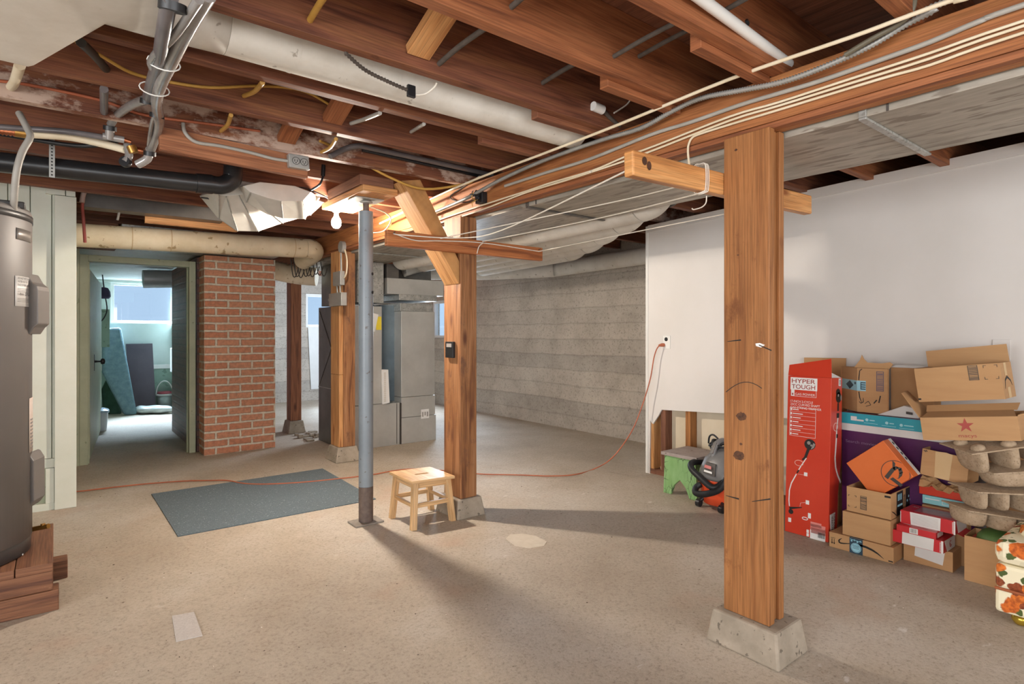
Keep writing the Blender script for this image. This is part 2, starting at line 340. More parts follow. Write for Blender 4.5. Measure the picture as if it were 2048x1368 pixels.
# ------------------------------------------------------------------ mesh building
ORG = {}
class MB:
    """collects shapes in world coordinates; build() links them as ONE mesh object"""
    def __init__(s): s.v = []; s.f = []; s.uv = []; s.mi = []; s.sm = []
    def face(s, pts, uvs=None, mi=0, smooth=False):
        i = len(s.v); s.v += [Vector(p) for p in pts]; s.f.append(tuple(range(i, i+len(pts))))
        s.uv.append(uvs or [(0, 0)]*len(pts)); s.mi.append(mi); s.sm.append(smooth)
    def mesh(s, verts, faces, uvs=None, mi=0, smooth=False):
        i = len(s.v); s.v += [Vector(p) for p in verts]
        for k, f in enumerate(faces):
            s.f.append(tuple(i+j for j in f)); s.uv.append(uvs[k] if uvs else [(0, 0)]*len(f)); s.mi.append(mi); s.sm.append(smooth)
        return s
    def frame(s, o, ex, ey, ez, mi=0, grain=None):
        """a box from corner o along three edge vectors; U of its faces runs along the longest edge"""
        o = Vector(o); e = [Vector(ex), Vector(ey), Vector(ez)]
        if e[0].cross(e[1]).dot(e[2]) < 0: o = o+e[0]; e[0] = -e[0]
        L = [x.length for x in e]; g = grain if grain is not None else L.index(max(L))
        c = [o+e[0]*a+e[1]*b+e[2]*d for d in (0, 1) for b in (0, 1) for a in (0, 1)]
        fs = [((0, 2, 3, 1), (0, 1)), ((4, 5, 7, 6), (0, 1)), ((0, 1, 5, 4), (0, 2)), ((2, 6, 7, 3), (0, 2)), ((0, 4, 6, 2), (1, 2)), ((1, 3, 7, 5), (1, 2))]
        ou, ov = R.uniform(0, 40), R.uniform(0, 40); uvs = []
        for f, ax in fs:
            ua, va = (g, [a for a in ax if a != g][0]) if g in ax else ax
            lst = []
            for j in f:
                cc = (j & 1, j >> 1 & 1, j >> 2 & 1)
                lst.append((ou+cc[ua]*L[ua], ov+cc[va]*L[va]+0.37*va))
            uvs.append(lst)
        return s.mesh(c, [f for f, a in fs], uvs, mi)
    def box(s, x0, x1, y0, y1, z0, z1, mi=0, grain=None):
        return s.frame((min(x0, x1), min(y0, y1), min(z0, z1)), (abs(x1-x0), 0, 0), (0, abs(y1-y0), 0), (0, 0, abs(z1-z0)), mi, grain)
    def bar(s, a, b, w, h, up=(0, 0, 1), mi=0):
        """a squared bar from a to b, w sideways, h along up"""
        a = Vector(a); b = Vector(b); d = b-a; sd = d.cross(Vector(up)).normalized(); u = sd.cross(d).normalized()
        return s.frame(a-sd*w/2-u*h/2, d, sd*w, u*h, mi, 0)
    def tube(s, pts, r, n=10, mi=0, smooth=True, caps=True, spline=0, ribs=None, twist=0.0):
        P = [Vector(p) for p in pts]; rr = r if isinstance(r, (list, tuple)) else [r]*len(P)
        if spline and len(P) > 2:
            Q = []; q = []
            for i in range(len(P)-1):
                p0, p1, p2, p3 = P[max(i-1, 0)], P[i], P[i+1], P[min(i+2, len(P)-1)]
                for k in range(spline):
                    t = k/spline
                    Q.append(0.5*((2*p1)+(p2-p0)*t+(2*p0-5*p1+4*p2-p3)*t*t+(3*p1-p0-3*p2+p3)*t**3)); q.append(rr[i]*(1-t)+rr[i+1]*t)
            Q.append(P[-1]); q.append(rr[-1]); P, rr = Q, q
        if ribs:
            step, amp = ribs; D = [0]
            for i in range(1, len(P)): D.append(D[-1]+(P[i]-P[i-1]).length)
            m = int(D[-1]/step)*2; Q = []; q = []; j = 0
            for k in range(m+1):
                d = D[-1]*k/m
                while j < len(D)-2 and D[j+1] < d: j += 1
                t = (d-D[j])/max(1e-6, D[j+1]-D[j]); Q.append(P[j].lerp(P[j+1], t)); q.append((rr[j]*(1-t)+rr[j+1]*t)+(amp if k % 2 else -amp))
            P, rr = Q, q
        t0 = (P[1]-P[0]).normalized(); up = Vector((0, 0, 1)) if abs(t0.z) < 0.9 else Vector((1, 0, 0))
        nx = t0.cross(up).normalized(); V = []; uvr = []; L = 0.0; prev = t0; ou = R.uniform(0, 30)
        for i, p in enumerate(P):
            t = (P[min(i+1, len(P)-1)]-P[max(i-1, 0)]).normalized()
            q = prev.rotation_difference(t); nx = (q @ nx); nx = (nx-t*nx.dot(t)).normalized(); prev = t; ny = t.cross(nx)
            if i: L += (P[i]-P[i-1]).length
            for k in range(n):
                a = 2*math.pi*k/n; V.append(p+(nx*math.cos(a)+ny*math.sin(a))*rr[i]); uvr.append((ou+L, k/n*rr[i]*6.28))
        Fs = []; U = []
        for i in range(len(P)-1):
            for k in range(n):
                f = (i*n+k, i*n+(k+1) % n, (i+1)*n+(k+1) % n, (i+1)*n+k); Fs.append(f); U.append([uvr[j] for j in f])
        s.mesh(V, Fs, U, mi, smooth)
        if caps:
            s.face(V[:n][::-1], None, mi); s.face(V[-n:], None, mi)
        return s
    def lathe(s, prof, c=(0, 0, 0), axis=(0, 0, 1), n=24, mi=0, smooth=True):
        """prof: (radius, height) pairs turned about axis through c"""
        ax = Vector(axis).normalized(); a = ax.cross(Vector((0, 0, 1)) if abs(ax.z) < 0.9 else Vector((1, 0, 0))).normalized(); b = ax.cross(a); c = Vector(c)
        V = [c+ax*h+(a*math.cos(2*math.pi*k/n)+b*math.sin(2*math.pi*k/n))*r for r, h in prof for k in range(n)]
        Fs = [(i*n+k, i*n+(k+1) % n, (i+1)*n+(k+1) % n, (i+1)*n+k) for i in range(len(prof)-1) for k in range(n)]
        Fs.append(tuple(range(n))[::-1]); Fs.append(tuple(range((len(prof)-1)*n, len(prof)*n)))
        return s.mesh(V, Fs, None, mi, smooth)
    def prism(s, poly, d, mi=0, smooth=False):
        """planar 3D polygon pushed along vector d"""
        P = [Vector(p) for p in poly]; d = Vector(d); n = len(P); V = P+[p+d for p in P]
        Fs = [tuple(range(n))[::-1], tuple(range(n, 2*n))]+[(i, (i+1) % n, n+(i+1) % n, n+i) for i in range(n)]
        e = max([P[(i+1) % n]-P[i] for i in range(n)]+[d], key=lambda q: q.length).normalized(); ou = R.uniform(0, 30); U = []
        a = e.cross(Vector((0.3, 0.5, 0.81))).normalized(); b = e.cross(a)
        for f in Fs: U.append([(ou+V[j].dot(e), ou+V[j].dot(a)+V[j].dot(b)*0.8) for j in f])
        return s.mesh(V, Fs, U, mi, smooth)
    def loft(s, rings, mi=0, smooth=True, caps=True):
        n = len(rings[0]); V = [Vector(p) for r in rings for p in r]
        Fs = [(i*n+k, i*n+(k+1) % n, (i+1)*n+(k+1) % n, (i+1)*n+k) for i in range(len(rings)-1) for k in range(n)]
        if caps: Fs += [tuple(range(n))[::-1], tuple(range((len(rings)-1)*n, len(rings)*n))]
        return s.mesh(V, Fs, None, mi, smooth)
    def build(s, name, mats, parent=None, bev=0.0, label=None, sub=0, solid=0.0, weld=False):
        me = bpy.data.meshes.new(name)
        if parent is None:
            xs = [v.x for v in s.v]; ys = [v.y for v in s.v]; zs = [v.z for v in s.v]
            org = Vector(((min(xs)+max(xs))/2, (min(ys)+max(ys))/2, min(zs)))
        else: org = ORG[parent.name]
        me.from_pydata([v-org for v in s.v], [], s.f)
        ul = me.uv_layers.new(name='UVMap')
        k = 0
        for uvs in s.uv:
            for q in uvs: ul.data[k].uv = q; k += 1
        me.polygons.foreach_set('material_index', s.mi); me.polygons.foreach_set('use_smooth', s.sm)
        for m in (mats if isinstance(mats, (list, tuple)) else [mats]): me.materials.append(m)
        import bmesh
        bm = bmesh.new(); bm.from_mesh(me)
        if weld: bmesh.ops.remove_doubles(bm, verts=bm.verts, dist=0.0004)
        bmesh.ops.recalc_face_normals(bm, faces=bm.faces); bm.to_mesh(me); bm.free()
        o = bpy.data.objects.new(name, me); COL.objects.link(o)
        if parent is not None: o.parent = parent
        else: o.location = org
        ORG[o.name] = org
        if solid:
            md = o.modifiers.new('thickness', 'SOLIDIFY'); md.thickness = solid; md.offset = 0
        if bev:
            md = o.modifiers.new('edges', 'BEVEL'); md.width = bev; md.segments = 2; md.limit_method = 'ANGLE'; md.angle_limit = 0.7
        if sub:
            md = o.modifiers.new('smooth', 'SUBSURF'); md.levels = sub; md.render_levels = sub
        if label: o['label'] = label
        return o
def tag(o, label, cat, group=None):
    o['label'] = label; o['category'] = cat
    if group: o['group'] = group
    return o
def thing(name, label, cat, loc, group=None):
    o = bpy.data.objects.new(name, None); COL.objects.link(o); o.location = loc; o.empty_display_size = 0.05
    ORG[o.name] = Vector(loc); return tag(o, label, cat, group)
def struct(o):
    o['kind'] = 'structure'; return o
def B(*a, **k): return MB().box(*a, **k)

class Fr:
    """a flat face of a thing: origin, right, up, outward normal"""
    def __init__(s, o, u, v):
        s.o = Vector(o); s.u = Vector(u).normalized(); s.v = Vector(v).normalized(); s.n = s.u.cross(s.v).normalized()
    def p(s, a, b, h=0.0): return s.o+s.u*a+s.v*b+s.n*h
def decal(name, fr, polys, mat, parent, h=0.0006, th=0.0006, label=None):
    """printed shapes lying on a face; polys in face metres"""
    m = MB()
    for q in polys: m.prism([fr.p(a, b, h) for a, b in q], fr.n*th)
    return m.build(name, mat, parent, label=label)
def rect(a0, a1, b0, b1): return [(a0, b0), (a1, b0), (a1, b1), (a0, b1)]
def frame_rects(a0, a1, b0, b1, t): return [rect(a0, a1, b0, b0+t), rect(a0, a1, b1-t, b1), rect(a0, a0+t, b0, b1), rect(a1-t, a1, b0, b1)]
def stroke(pts, w):
    """a band along a polyline, width w or list"""
    out = []
    for i in range(len(pts)-1):
        (x0, y0), (x1, y1) = pts[i], pts[i+1]; d = math.hypot(x1-x0, y1-y0) or 1e-6; nx, ny = -(y1-y0)/d, (x1-x0)/d
        w0, w1 = (w[i], w[i+1]) if isinstance(w, (list, tuple)) else (w, w)
        out.append([(x0-nx*w0/2, y0-ny*w0/2), (x1-nx*w1/2, y1-ny*w1/2), (x1+nx*w1/2, y1+ny*w1/2), (x0+nx*w0/2, y0+ny*w0/2)])
    return out
def disc(cx, cy, r, n=20, ry=None): return [(cx+r*math.cos(2*math.pi*k/n), cy+(ry or r)*math.sin(2*math.pi*k/n)) for k in range(n)]
def ring(cx, cy, r, t, n=36, ry=None):
    ry = ry or r; out = []
    for k in range(n):
        a, b = 2*math.pi*k/n, 2*math.pi*(k+1)/n
        out.append([(cx+(r-t)*math.cos(a), cy+(ry-t)*math.sin(a)), (cx+r*math.cos(a), cy+ry*math.sin(a)), (cx+r*math.cos(b), cy+ry*math.sin(b)), (cx+(r-t)*math.cos(b), cy+(ry-t)*math.sin(b))])
    return out
def text(name, fr, a, b, hgt, body, mat, parent, wid=None, h=0.0009, rot=0.0, bold=0.0):
    """lettering on a face, lower left corner at (a, b); hgt is capital height, wid squeezes to a width"""
    c = bpy.data.curves.new(name, 'FONT'); c.body = body; c.size = 1.0; c.offset = bold
    t = bpy.data.objects.new(name, c); COL.objects.link(t)
    bpy.context.view_layer.update()
    me = bpy.data.meshes.new_from_object(t.evaluated_get(bpy.context.evaluated_depsgraph_get()))
    bpy.data.objects.remove(t); bpy.data.curves.remove(c)
    xs = [v.co.x for v in me.vertices]; x0, x1 = min(xs), max(xs)
    sy = hgt/0.70; sx = (wid/(x1-x0)) if wid else sy; org = ORG[parent.name]; cr, sr = math.cos(rot), math.sin(rot)
    for v in me.vertices:
        x, y = (v.co.x-x0)*sx, v.co.y*sy
        v.co = fr.p(a+x*cr-y*sr, b+x*sr+y*cr, h)-org
    me.materials.append(mat)
    o = bpy.data.objects.new(name, me); COL.objects.link(o); o.parent = parent; ORG[o.name] = org; return o
def carton(m, fr, W, H, D, t=0.004, top=True, front=True, mi=0):
    """a carton behind face fr (right u, up v, going back along -n); open cartons get real walls"""
    b = -fr.n
    if top: return m.frame(fr.o, fr.u*W, fr.v*H, b*D, mi)
    m.frame(fr.o, fr.u*W, fr.v*H, b*t, mi); m.frame(fr.o+b*(D-t), fr.u*W, fr.v*H, b*t, mi)
    m.frame(fr.o+b*t, fr.u*t, fr.v*H, b*(D-2*t), mi); m.frame(fr.o+fr.u*(W-t)+b*t, fr.u*t, fr.v*H, b*(D-2*t), mi)
    m.frame(fr.o+b*t+fr.u*t, fr.u*(W-2*t), fr.v*t, b*(D-2*t), mi); return m
def side(fr, W, D): return Fr(fr.o+fr.u*W, -fr.n, fr.v)          # the right-hand end of a carton
def topf(fr, H): return Fr(fr.o+fr.v*H, fr.u, -fr.n)            # its top

# ================================================================== THE SETTING
JB, JT, JW = 2.05, 2.285, 0.045          # joist bottom, top, width
m = B(-2.6, 5.0, -2.6, 10.4, -0.1, 0.0); struct(m.build('floor', FLOORM))
m = MB(); x = -2.6
while x < 5.0:
    m.box(x+0.0015, x+0.1385, -2.6, 10.4, JT, JT+0.03); x += 0.14
struct(m.build('ceiling', SUBF))

def wall_with_holes(axis, pos, th, a0, a1, z0, z1, holes, mat, name):
    """wall in the plane axis=pos, running a0..a1, with rectangular holes (a0,a1,z0,z1)"""
    m = MB(); xs = sorted(set([a0, a1]+[h[0] for h in holes]+[h[1] for h in holes]))
    for i in range(len(xs)-1):
        p, q = xs[i], xs[i+1]; hs = sorted([(h[2], h[3]) for h in holes if h[0] <= p and h[1] >= q]); z = z0
        for lo, hi in hs+[(z1, z1)]:
            if lo > z:
                if axis == 'x': m.box(pos, pos+th, p, q, z, lo)
                else: m.box(p, q, pos, pos+th, z, lo)
            z = hi
    return struct(m.build(name, mat))
# concrete outer walls and the far wall with its small window
wall_with_holes('x', 4.80, 0.15, -2.6, 10.4, 0, JT, [(7.0, 8.2, 1.05, 1.65)], CONCW, 'wall_right_concrete')
FWY = 9.75
fw = atY([(612, 587), (643, 655)], FWY)
wf = (fw[0].x, fw[0].x+0.55, fw[1].z, fw[0].z)
wall_with_holes('y', FWY, 0.25, 1.46, 4.8, 0, JT, [wf], CONCW, 'wall_far')
SWY = 10.15
sw = atY([(221, 563), (352, 648)], SWY); ws = (sw[0].x, sw[1].x+0.02, sw[1].z, sw[0].z)
wall_with_holes('y', SWY, 0.25, 0.06, 1.46, 0, JT, [ws], PAINTL, 'wall_store')
struct(B(1.40, 1.46, 7.75, SWY, 0, JT).build('wall_store_right', PAINTL))
struct(B(0.06, 0.10, 4.86, SWY, 0, JT).build('wall_store_left', PAINTG))
wall_with_holes('y', -2.6, 0.1, -2.6, 3.8, 0, JT, [(-1.3, 2.7, 0.45, 2.0)], WHITE, 'wall_front')
wall_with_holes('x', -2.6, 0.1, -2.5, 4.9, 0, JT, [(-1.8, 1.8, 0.45, 2.0)], WHITE, 'wall_left')
def window(name, axis, pos, a0, a1, z0, z1, mull=0):
    fr = MB(); t = 0.045
    def bb(p, q, lo, hi, d0=-0.02, d1=0.05):
        if axis == 'y': fr.box(p, q, pos+d0, pos+d1, lo, hi)
        else: fr.box(pos+d0, pos+d1, p, q, lo, hi)
    bb(a0, a1, z0, z0+t); bb(a0, a1, z1-t, z1); bb(a0, a0+t, z0+t, z1-t); bb(a1-t, a1, z0+t, z1-t)
    for k in range(mull):
        c = a0+(a1-a0)*(k+1)/(mull+1); bb(c-t/2, c+t/2, z0+t, z1-t)
    o = struct(fr.build(name, WHITE, bev=0.003)); g = MB()
    if axis == 'y': g.box(a0+t, a1-t, pos+0.012, pos+0.016, z0+t, z1-t)
    else: g.box(pos+0.012, pos+0.016, a0+t, a1-t, z0+t, z1-t)
    g.build('pane', GLASS, o)
    return o
window('window_1', 'y', SWY+0.06, ws[0], ws[1], ws[2], ws[3])
window('window_2', 'y', FWY+0.06, wf[0], wf[1], wf[2], wf[3])
window('fill_window_rear', 'y', -2.55, -1.3, 2.7, 0.45, 2.0, 3)  # unseen window, added as an opening for the rear fill lamp
window('fill_window_left', 'x', -2.55, -1.8, 1.8, 0.45, 2.0, 3)  # likewise added out of view, around the left fill lamp
window('window_5', 'x', 4.84, 7.0, 8.2, 1.05, 1.65, 1)
# white panel and sill under the store window, green wainscot below
struct(B(0.10, 1.40, SWY-0.012, SWY, 0.0, 0.60).build('trim_1', PAINTM))
struct(B(0.10, 1.40, SWY-0.05, SWY-0.013, 0.60, 0.66).build('trim_2', WHITE, bev=0.004))
m = MB(); x = 0.10                                     # white boarded ceiling of the store
for k in range(14): m.box(0.10, 1.40, 6.40+k*0.27, 6.40+k*0.27+0.262, 1.90, 1.915)
struct(m.build('ceiling_store', WHITE))
struct(B(0.10, 1.40, SWY-0.06, SWY, 1.86, 1.899).build('trim_3', PAINTL))

# painted drywall partition on the right: cut away at the bottom near its end, open studs behind
WX = 3.80
m = MB()
def wz(y): return 2.012+(3.03-y)*0.034
top = [(3.03, wz(3.03)), (-2.5, wz(-2.5))]
zc0, zc1 = 0.52, 0.57
poly = [(3.03, 0.0), (3.03, wz(3.03)), (-2.5, wz(-2.5)), (-2.5, 0.0), (1.75, 0.0), (1.75, 0.585), (2.35, 0.562), (2.80, 0.535), (2.90, 0.53), (2.93, 0.48), (2.985, 0.405), (3.012, 0.43), (3.018, 0.0)]
m.prism([(WX, y, z) for y, z in poly], (0.014, 0, 0))
struct(m.build('wall_right', DRYW))
struct(MB().prism([(WX-0.008, -2.5, wz(-2.5)-0.055), (WX-0.008, 3.03, wz(3.03)-0.055), (WX-0.008, 3.03, wz(3.03)+0.004), (WX-0.008, -2.5, wz(-2.5)+0.004)], (0.0075, 0, 0)).build('trim_4', DRYW))
struct(B(WX+0.104, WX+0.118, -2.5, 3.03, 0, 2.0).build('wall_right_backing', DRYB))
struct(B(WX-0.006, WX+0.118, 3.031, 3.055, 0, wz(3.03)).build('trim_5', WHITE, bev=0.003))
struct(B(WX+0.012, WX+0.103, 1.7, 3.02, 0.0, 0.04).build('trim_6', STUDD))
SX = WX+0.0155
def ypx(px, X): d = ray(px, 700); return X*d[1]/d[0]
for k, (pa, pb, mt, lb) in enumerate([(1300, 1309, LUMB, 'pale orange end stud beside the broken drywall corner'), (1322, 1331, STUDD, 'dark brown wall stud behind the green step stool'), (1371, 1381, STUDW, 'orange wall stud showing above the vacuum')]):
    y1, y0 = ypx(pa, SX), ypx(pb, SX)
    tag(B(SX, SX+0.086, y1-0.042, y1, 0.041, 1.98).build('wall_stud', mt), lb, 'stud', 'studs in the opened drywall')
tag(MB().tube([(3.83, 2.93, 0.055), (3.85, 2.90, 0.062), (3.87, 2.885, 0.058)], 0.014, 6).build('plaster_rubble', DRYB), 'lump of broken plaster on the sill of the opened wall', 'rubble')

# pale green boarded partition behind the water heater
PY = 4.80
bz = at((90, 918), Y=PY).z
m = MB(); x = -2.5
while x < -0.005:
    m.box(x+0.002, min(x+0.106, 0.0), PY, PY+0.022, bz, 2.25); x += 0.108
struct(m.build('wall_left_boarded', PAINT, bev=0.004))
struct(B(-2.5, 0.10, PY+0.023, PY+0.045, 0.0, 2.25).build('wall_left_backing', PAINTG))
struct(B(-2.5, 0.0, PY+0.002, PY+0.0225, bz-0.06, bz-0.002).build('trim_7', PAINT))
struct(B(-2.5, 0.0, PY-0.01, PY+0.0225, 0.0, 0.045).build('baseboard_left', PAINT))
c0, c1 = at((109, 700), Y=PY-0.03).x, at((153, 700), Y=PY-0.03).x
tag(B(c0-0.045, c0-0.002, PY-0.012, PY+0.022, 0.046, bz-0.062).build('short_green_stud', PAINT), 'short peeling pale green stud under the boarded wall', 'stud')
zj = at((130, 392), Y=PY-0.03).z
t = thing('corner_post', 'pale green painted corner post at the end of the boarded wall', 'post', ((c0+c1)/2, PY, 0))
B(c0, c1, PY-0.03, PY+0.06, 0, zj).build('post_board', PAINT, t, bev=0.003)
B(c0-0.045, (c0+c1)/2-0.002, PY-0.028, PY+0.02, zj+0.003, 2.2).build('board', PAINT, t, bev=0.002)
B((c0+c1)/2+0.002, c1-0.005, PY-0.028, PY+0.02, zj+0.003, 2.2).build('board', PAINT, t, bev=0.002)
tag(B(c1+0.005, c1+0.05, PY-0.01, PY+0.05, zj+0.12, 2.25).build('raw_stud_end', STUDD), 'raw timber end beside the top of the pale green corner post', 'stud')

# doorway into the store room
DY = 6.22
xl0, xl1, xr0, xr1, zh = 0.165, 0.225, 1.000, 1.055, 1.765
m = B(xl0, xl1, DY, DY+0.11, 0, zh+0.055); m.box(xr0, xr1, DY, DY+0.11, 0, zh+0.055); m.box(xl1, xr0, DY, DY+0.11, zh, zh+0.055)
m.box(xl1, xl1+0.012, DY+0.05, DY+0.09, 0, zh); m.box(xr0-0.012, xr0, DY+0.05, DY+0.09, 0, zh)
struct(m.build('trim_8', PAINTG, bev=0.003))
struct(B(0.10, xl0-0.001, DY-0.004, DY+0.09, 0, 2.2).build('wall_door_left', PAINTG))
de = at((203, 858), Z=0); hx, hy = 0.245, 6.40
dv = Vector((de.x-hx, de.y-hy, 0)); dn = Vector((dv.y, -dv.x, 0)).normalized()
t = struct(MB().frame((hx, hy, 0.012), dv, -dn*0.035, (0, 0, 1.70)).build('door_1', PAINTG, bev=0.003))
kp = Vector((hx, hy, 0.86))+dv*0.30
MB().lathe([(0.012, 0), (0.008, 0.03), (0.008, 0.05), (0.026, 0.055), (0.032, 0.07), (0.024, 0.085), (0.004, 0.09)], kp, dn, 16).build('door_knob', BLACK, t)
MB().frame(kp-Vector((0, 0, 0.09))-dv.normalized()*0.02, dv.normalized()*0.04, dn*0.004, (0, 0, 0.16)).build('knob_plate', BLACK, t)

# brick chimney
def brickbox(m, x0, x1, y0, y1, z0, z1, mi=0):
    for p in ([(x0, y0), (x1, y0)], [(x0, y1), (x0, y0)], [(x1, y0), (x1, y1)], [(x1, y1), (x0, y1)]):
        (a, b), (c, d) = p; ua = a-x0 if b == d else b-y0+0.1; ub = c-x0 if b == d else d-y0+0.1
        m.face([(a, b, z0), (c, d, z0), (c, d, z1), (a, b, z1)], [(ua, z0), (ub, z0), (ub, z1), (ua, z1)], mi)
    m.face([(x0, y0, z1), (x1, y0, z1), (x1, y1, z1), (x0, y1, z1)], None, mi); m.face([(x0, y1, z0), (x1, y1, z0), (x1, y0, z0), (x0, y0, z0)], None, mi)
    return m
t = thing('brick_chimney', 'red brick chimney stack with pale mortar beside the doorway', 'chimney', (1.41, 6.9, 0))
brickbox(MB(), 1.088, 1.723, 6.00, 6.24, 0, 1.865).build('chimney_front', BRICK, t)
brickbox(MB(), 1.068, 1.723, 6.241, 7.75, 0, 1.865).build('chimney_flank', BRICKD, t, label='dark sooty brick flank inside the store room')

# ================================================================== TIMBER
def joist(y, mat, x0=-2.5, x1=4.79, ext=''):
    o = B(x0, x1, y-JW, y, JB, JT-0.001).build('floor_joist', mat, bev=0.002)
    return o
JY = [-2.2, -1.8, -1.4, -1.0, -0.6, -0.2, 0.22, 0.63, 1.045, 1.415, 1.80, 2.195, 2.595, 3.00, 3.41, 3.825, 4.24, 4.66, 5.06, 5.47, 5.88, 6.30, 6.72, 7.14, 7.56, 7.98, 8.40, 8.82, 9.24]
JLAB = {0.63: 'dark joist crossing above the top right of the girder', 1.045: 'joist with the white plastic pipe beside it', 1.415: 'bright orange joist pierced by two dark cables', 1.80: 'dark red joist with a big knot just above the white duct',
        2.195: 'joist whose lower edge shows just under the long white duct', 2.595: 'joist in front of the silver tubing bundle', 3.00: 'joist with peeling whitewash above the black pipe', 3.41: 'joist carrying the board with the outlet', 3.825: 'joist that the bare bulb hangs from', 4.24: 'joist just behind the lit bulb'}
for y in JY:
    mt = JOISTN if y < 1.5 else JOISTP if y in (3.0,) else JOIST
    o = joist(y, mt)
    if y in JLAB: tag(o, JLAB[y], 'joist', 'floor joists overhead')
    elif y < 0.5: tag(o, 'joist running overhead on the near side of the room', 'joist', 'near joists overhead')
    else: tag(o, 'dim joist in the rear part of the basement ceiling', 'joist', 'rear joists overhead')
GX0, GX1, GB = 1.985, 2.060, 1.870
t = thing('support_girder', 'long orange timber girder carrying the joists along the middle of the room', 'beam', (2.02, 4, GB))
B(GX0, GX0+0.037, -2.5, 9.6, GB+0.022, JB-0.001).build('girder_plank', GIRD, t, bev=0.002)
B(GX0+0.038, GX1, -2.5, 9.6, GB, JB-0.001).build('girder_plank', GIRD, t, bev=0.002)
B(GX0+0.004, GX0+0.037, -2.5, 9.6, GB, GB+0.021).build('ledger_strip', JOISTN, t, bev=0.002)
# scab boards nailed beside joists where they meet the girder
for (y, p0, lb) in [(1.046, (1402, 78), 'short block nailed under the joist beside the white plastic pipe'), (1.416, (1216, 160), 'short block nailed under the bright orange joist'), (1.801, (1075, 232), 'short block under the dark red joist above the duct end'), (2.196, (965, 278), 'short block beside the far end of the white duct')]:
    x0 = at(p0, Y=y).x
    tag(B(x0, GX0-0.004, y, y+0.04, JB-0.022, JB+0.06).build('scab_block', JOISTN if y < 1.5 else JOIST, bev=0.002), lb, 'block', 'blocks nailed beside joists at the girder')
# diagonal bridging
for (p, k, lb) in [((835, 98), 10, 'orange diagonal bridging piece with two nails at the top of the picture'), ((664, 250), 12, 'diagonal bridging piece just below the white duct'), ((572, 300), 13, 'diagonal bridging piece above the ceiling outlet'), ((945, 385), 15, 'diagonal bridging piece near the girder'), ((560, 355), 14, 'dark bridging piece behind the board with the outlet')]:
    y0 = JY[k]-JW-0.002; y1 = JY[k-1]+0.002
    x = at(p, Y=y0).x
    tag(MB().bar((x, y0, JB+0.05), (x, y1, JT-0.055), 0.085, 0.035).build('bridging_piece', LUMB if k == 10 else JOISTN, bev=0.002), lb, 'bridging', 'bridging between joists')
# posts
def footing(x0, x1, y0, y1, h, sp, lb):
    a = [(x0-sp, y0-sp, 0), (x1+sp, y0-sp, 0), (x1+sp, y1+sp, 0), (x0-sp, y1+sp, 0)]; b = [(x0, y0, h), (x1, y0, h), (x1, y1, h), (x0, y1, h)]
    return tag(MB().loft([a, b], smooth=False).build('concrete_footing', FOOT, bev=0.008), lb, 'footing', 'concrete post footings')
footing(1.933, 2.115, 0.998, 1.243, 0.117, 0.018, 'concrete footing under the big front post')
footing(1.945, 2.115, 2.998, 3.225, 0.117, 0.02, 'concrete footing beside the wooden stool')
footing(1.955, 2.13, 4.955, 5.17, 0.13, 0.03, 'concrete footing behind the steel pole')
t = thing('timber_post', 'big golden brown post of three planks at the right front', 'post', (2.01, 1.125, 0.118))
B(1.962, 1.999, 1.038, 1.214, 0.118, GB-0.001).build('plank', POSTW, t, bev=0.003)
B(2.0, 2.037, 1.052, 1.210, 0.118, GB-0.001).build('plank', POSTW, t, bev=0.003)
B(2.038, 2.070, 1.040, 1.214, 0.118, GB-0.001).build('plank', POSTW, t, bev=0.003)
m = MB()
fp = Fr((1.962, 1.214, 0.118), (0, -1, 0), (0, 0, 1))
def knot(a, b, r):
    q = random.Random(int(a*9999)); return [(a+r*q.uniform(.82, 1.1)*math.cos(2*math.pi*k/22), b+r*.78*q.uniform(.82, 1.1)*math.sin(2*math.pi*k/22)) for k in range(22)]
def pp(px, py): q = at((px, py), X=1.962); return (1.214-q.y, q.z-0.118)
for q in [(1483, 833, 0.021), (1478, 911, 0.023), (1472, 300, 0.006), (1476, 510, 0.004), (1482, 888, 0.006)]:
    decal('knot', fp, [knot(*pp(q[0], q[1]), q[2])], pm('knot_wood', '#6a4226', '#3c2415', 60, 0.6), t.children[0], 0.0002, 0.0004)
arc = [pp(1452+i*9, 792-28*math.sin(math.pi*(i+1)/11)) for i in range(9)]
decal('pencil_marks', fp, stroke(arc, 0.0025)+stroke([pp(1452, 991), pp(1478, 998)], [0.002, 0.006])+stroke([pp(1504, 1003), pp(1541, 998)], [0.002, 0.005])+stroke([pp(1455, 683), pp(1482, 680)], [0.002, 0.005])+stroke([pp(1518, 690), pp(1543, 701)], [0.003, 0.004]), INK, t.children[0], 0.0002, 0.0004)
decal('paint_smear', fp, [[pp(1511, 687), pp(1520, 686), pp(1530, 690), pp(1522, 695), pp(1512, 692)]], INKW, t.children[0], 0.0002, 0.0004)
t = thing('timber_post', 'weathered brown post with a diagonal brace in the middle of the room', 'post', (2.02, 3.1, 0.118))
B(1.965, 2.085, 3.008, 3.203, 0.118, GB-0.001).build('post', POSTD, t, bev=0.004)
b0 = Vector((1.948, 3.105, 1.462)); b1 = Vector((1.592, 3.105, 2.035))
m = MB().prism([(1.963, 3.018, 1.447), (1.963, 3.018, 1.585), (1.690, 3.018, 2.047), (1.568, 3.018, 2.022)], (0, 0.172, 0)); tag(m.build('diagonal_brace', BRACE, bev=0.003), 'rough sawn diagonal brace from the middle post up to the joists', 'brace')
t = thing('timber_post', 'orange and grey wooden post behind the steel pole by the furnace', 'post', (2.04, 5.06, 0.131))
zs = at((690, 752), X=1.97).z
B(1.968, 2.005, 4.965, 5.16, zs+0.002, GB-0.001).build('plank', LUMB, t, bev=0.003)
B(1.968, 2.005, 4.965, 5.16, 0.131, zs).build('plank', LUMB, t, bev=0.003)
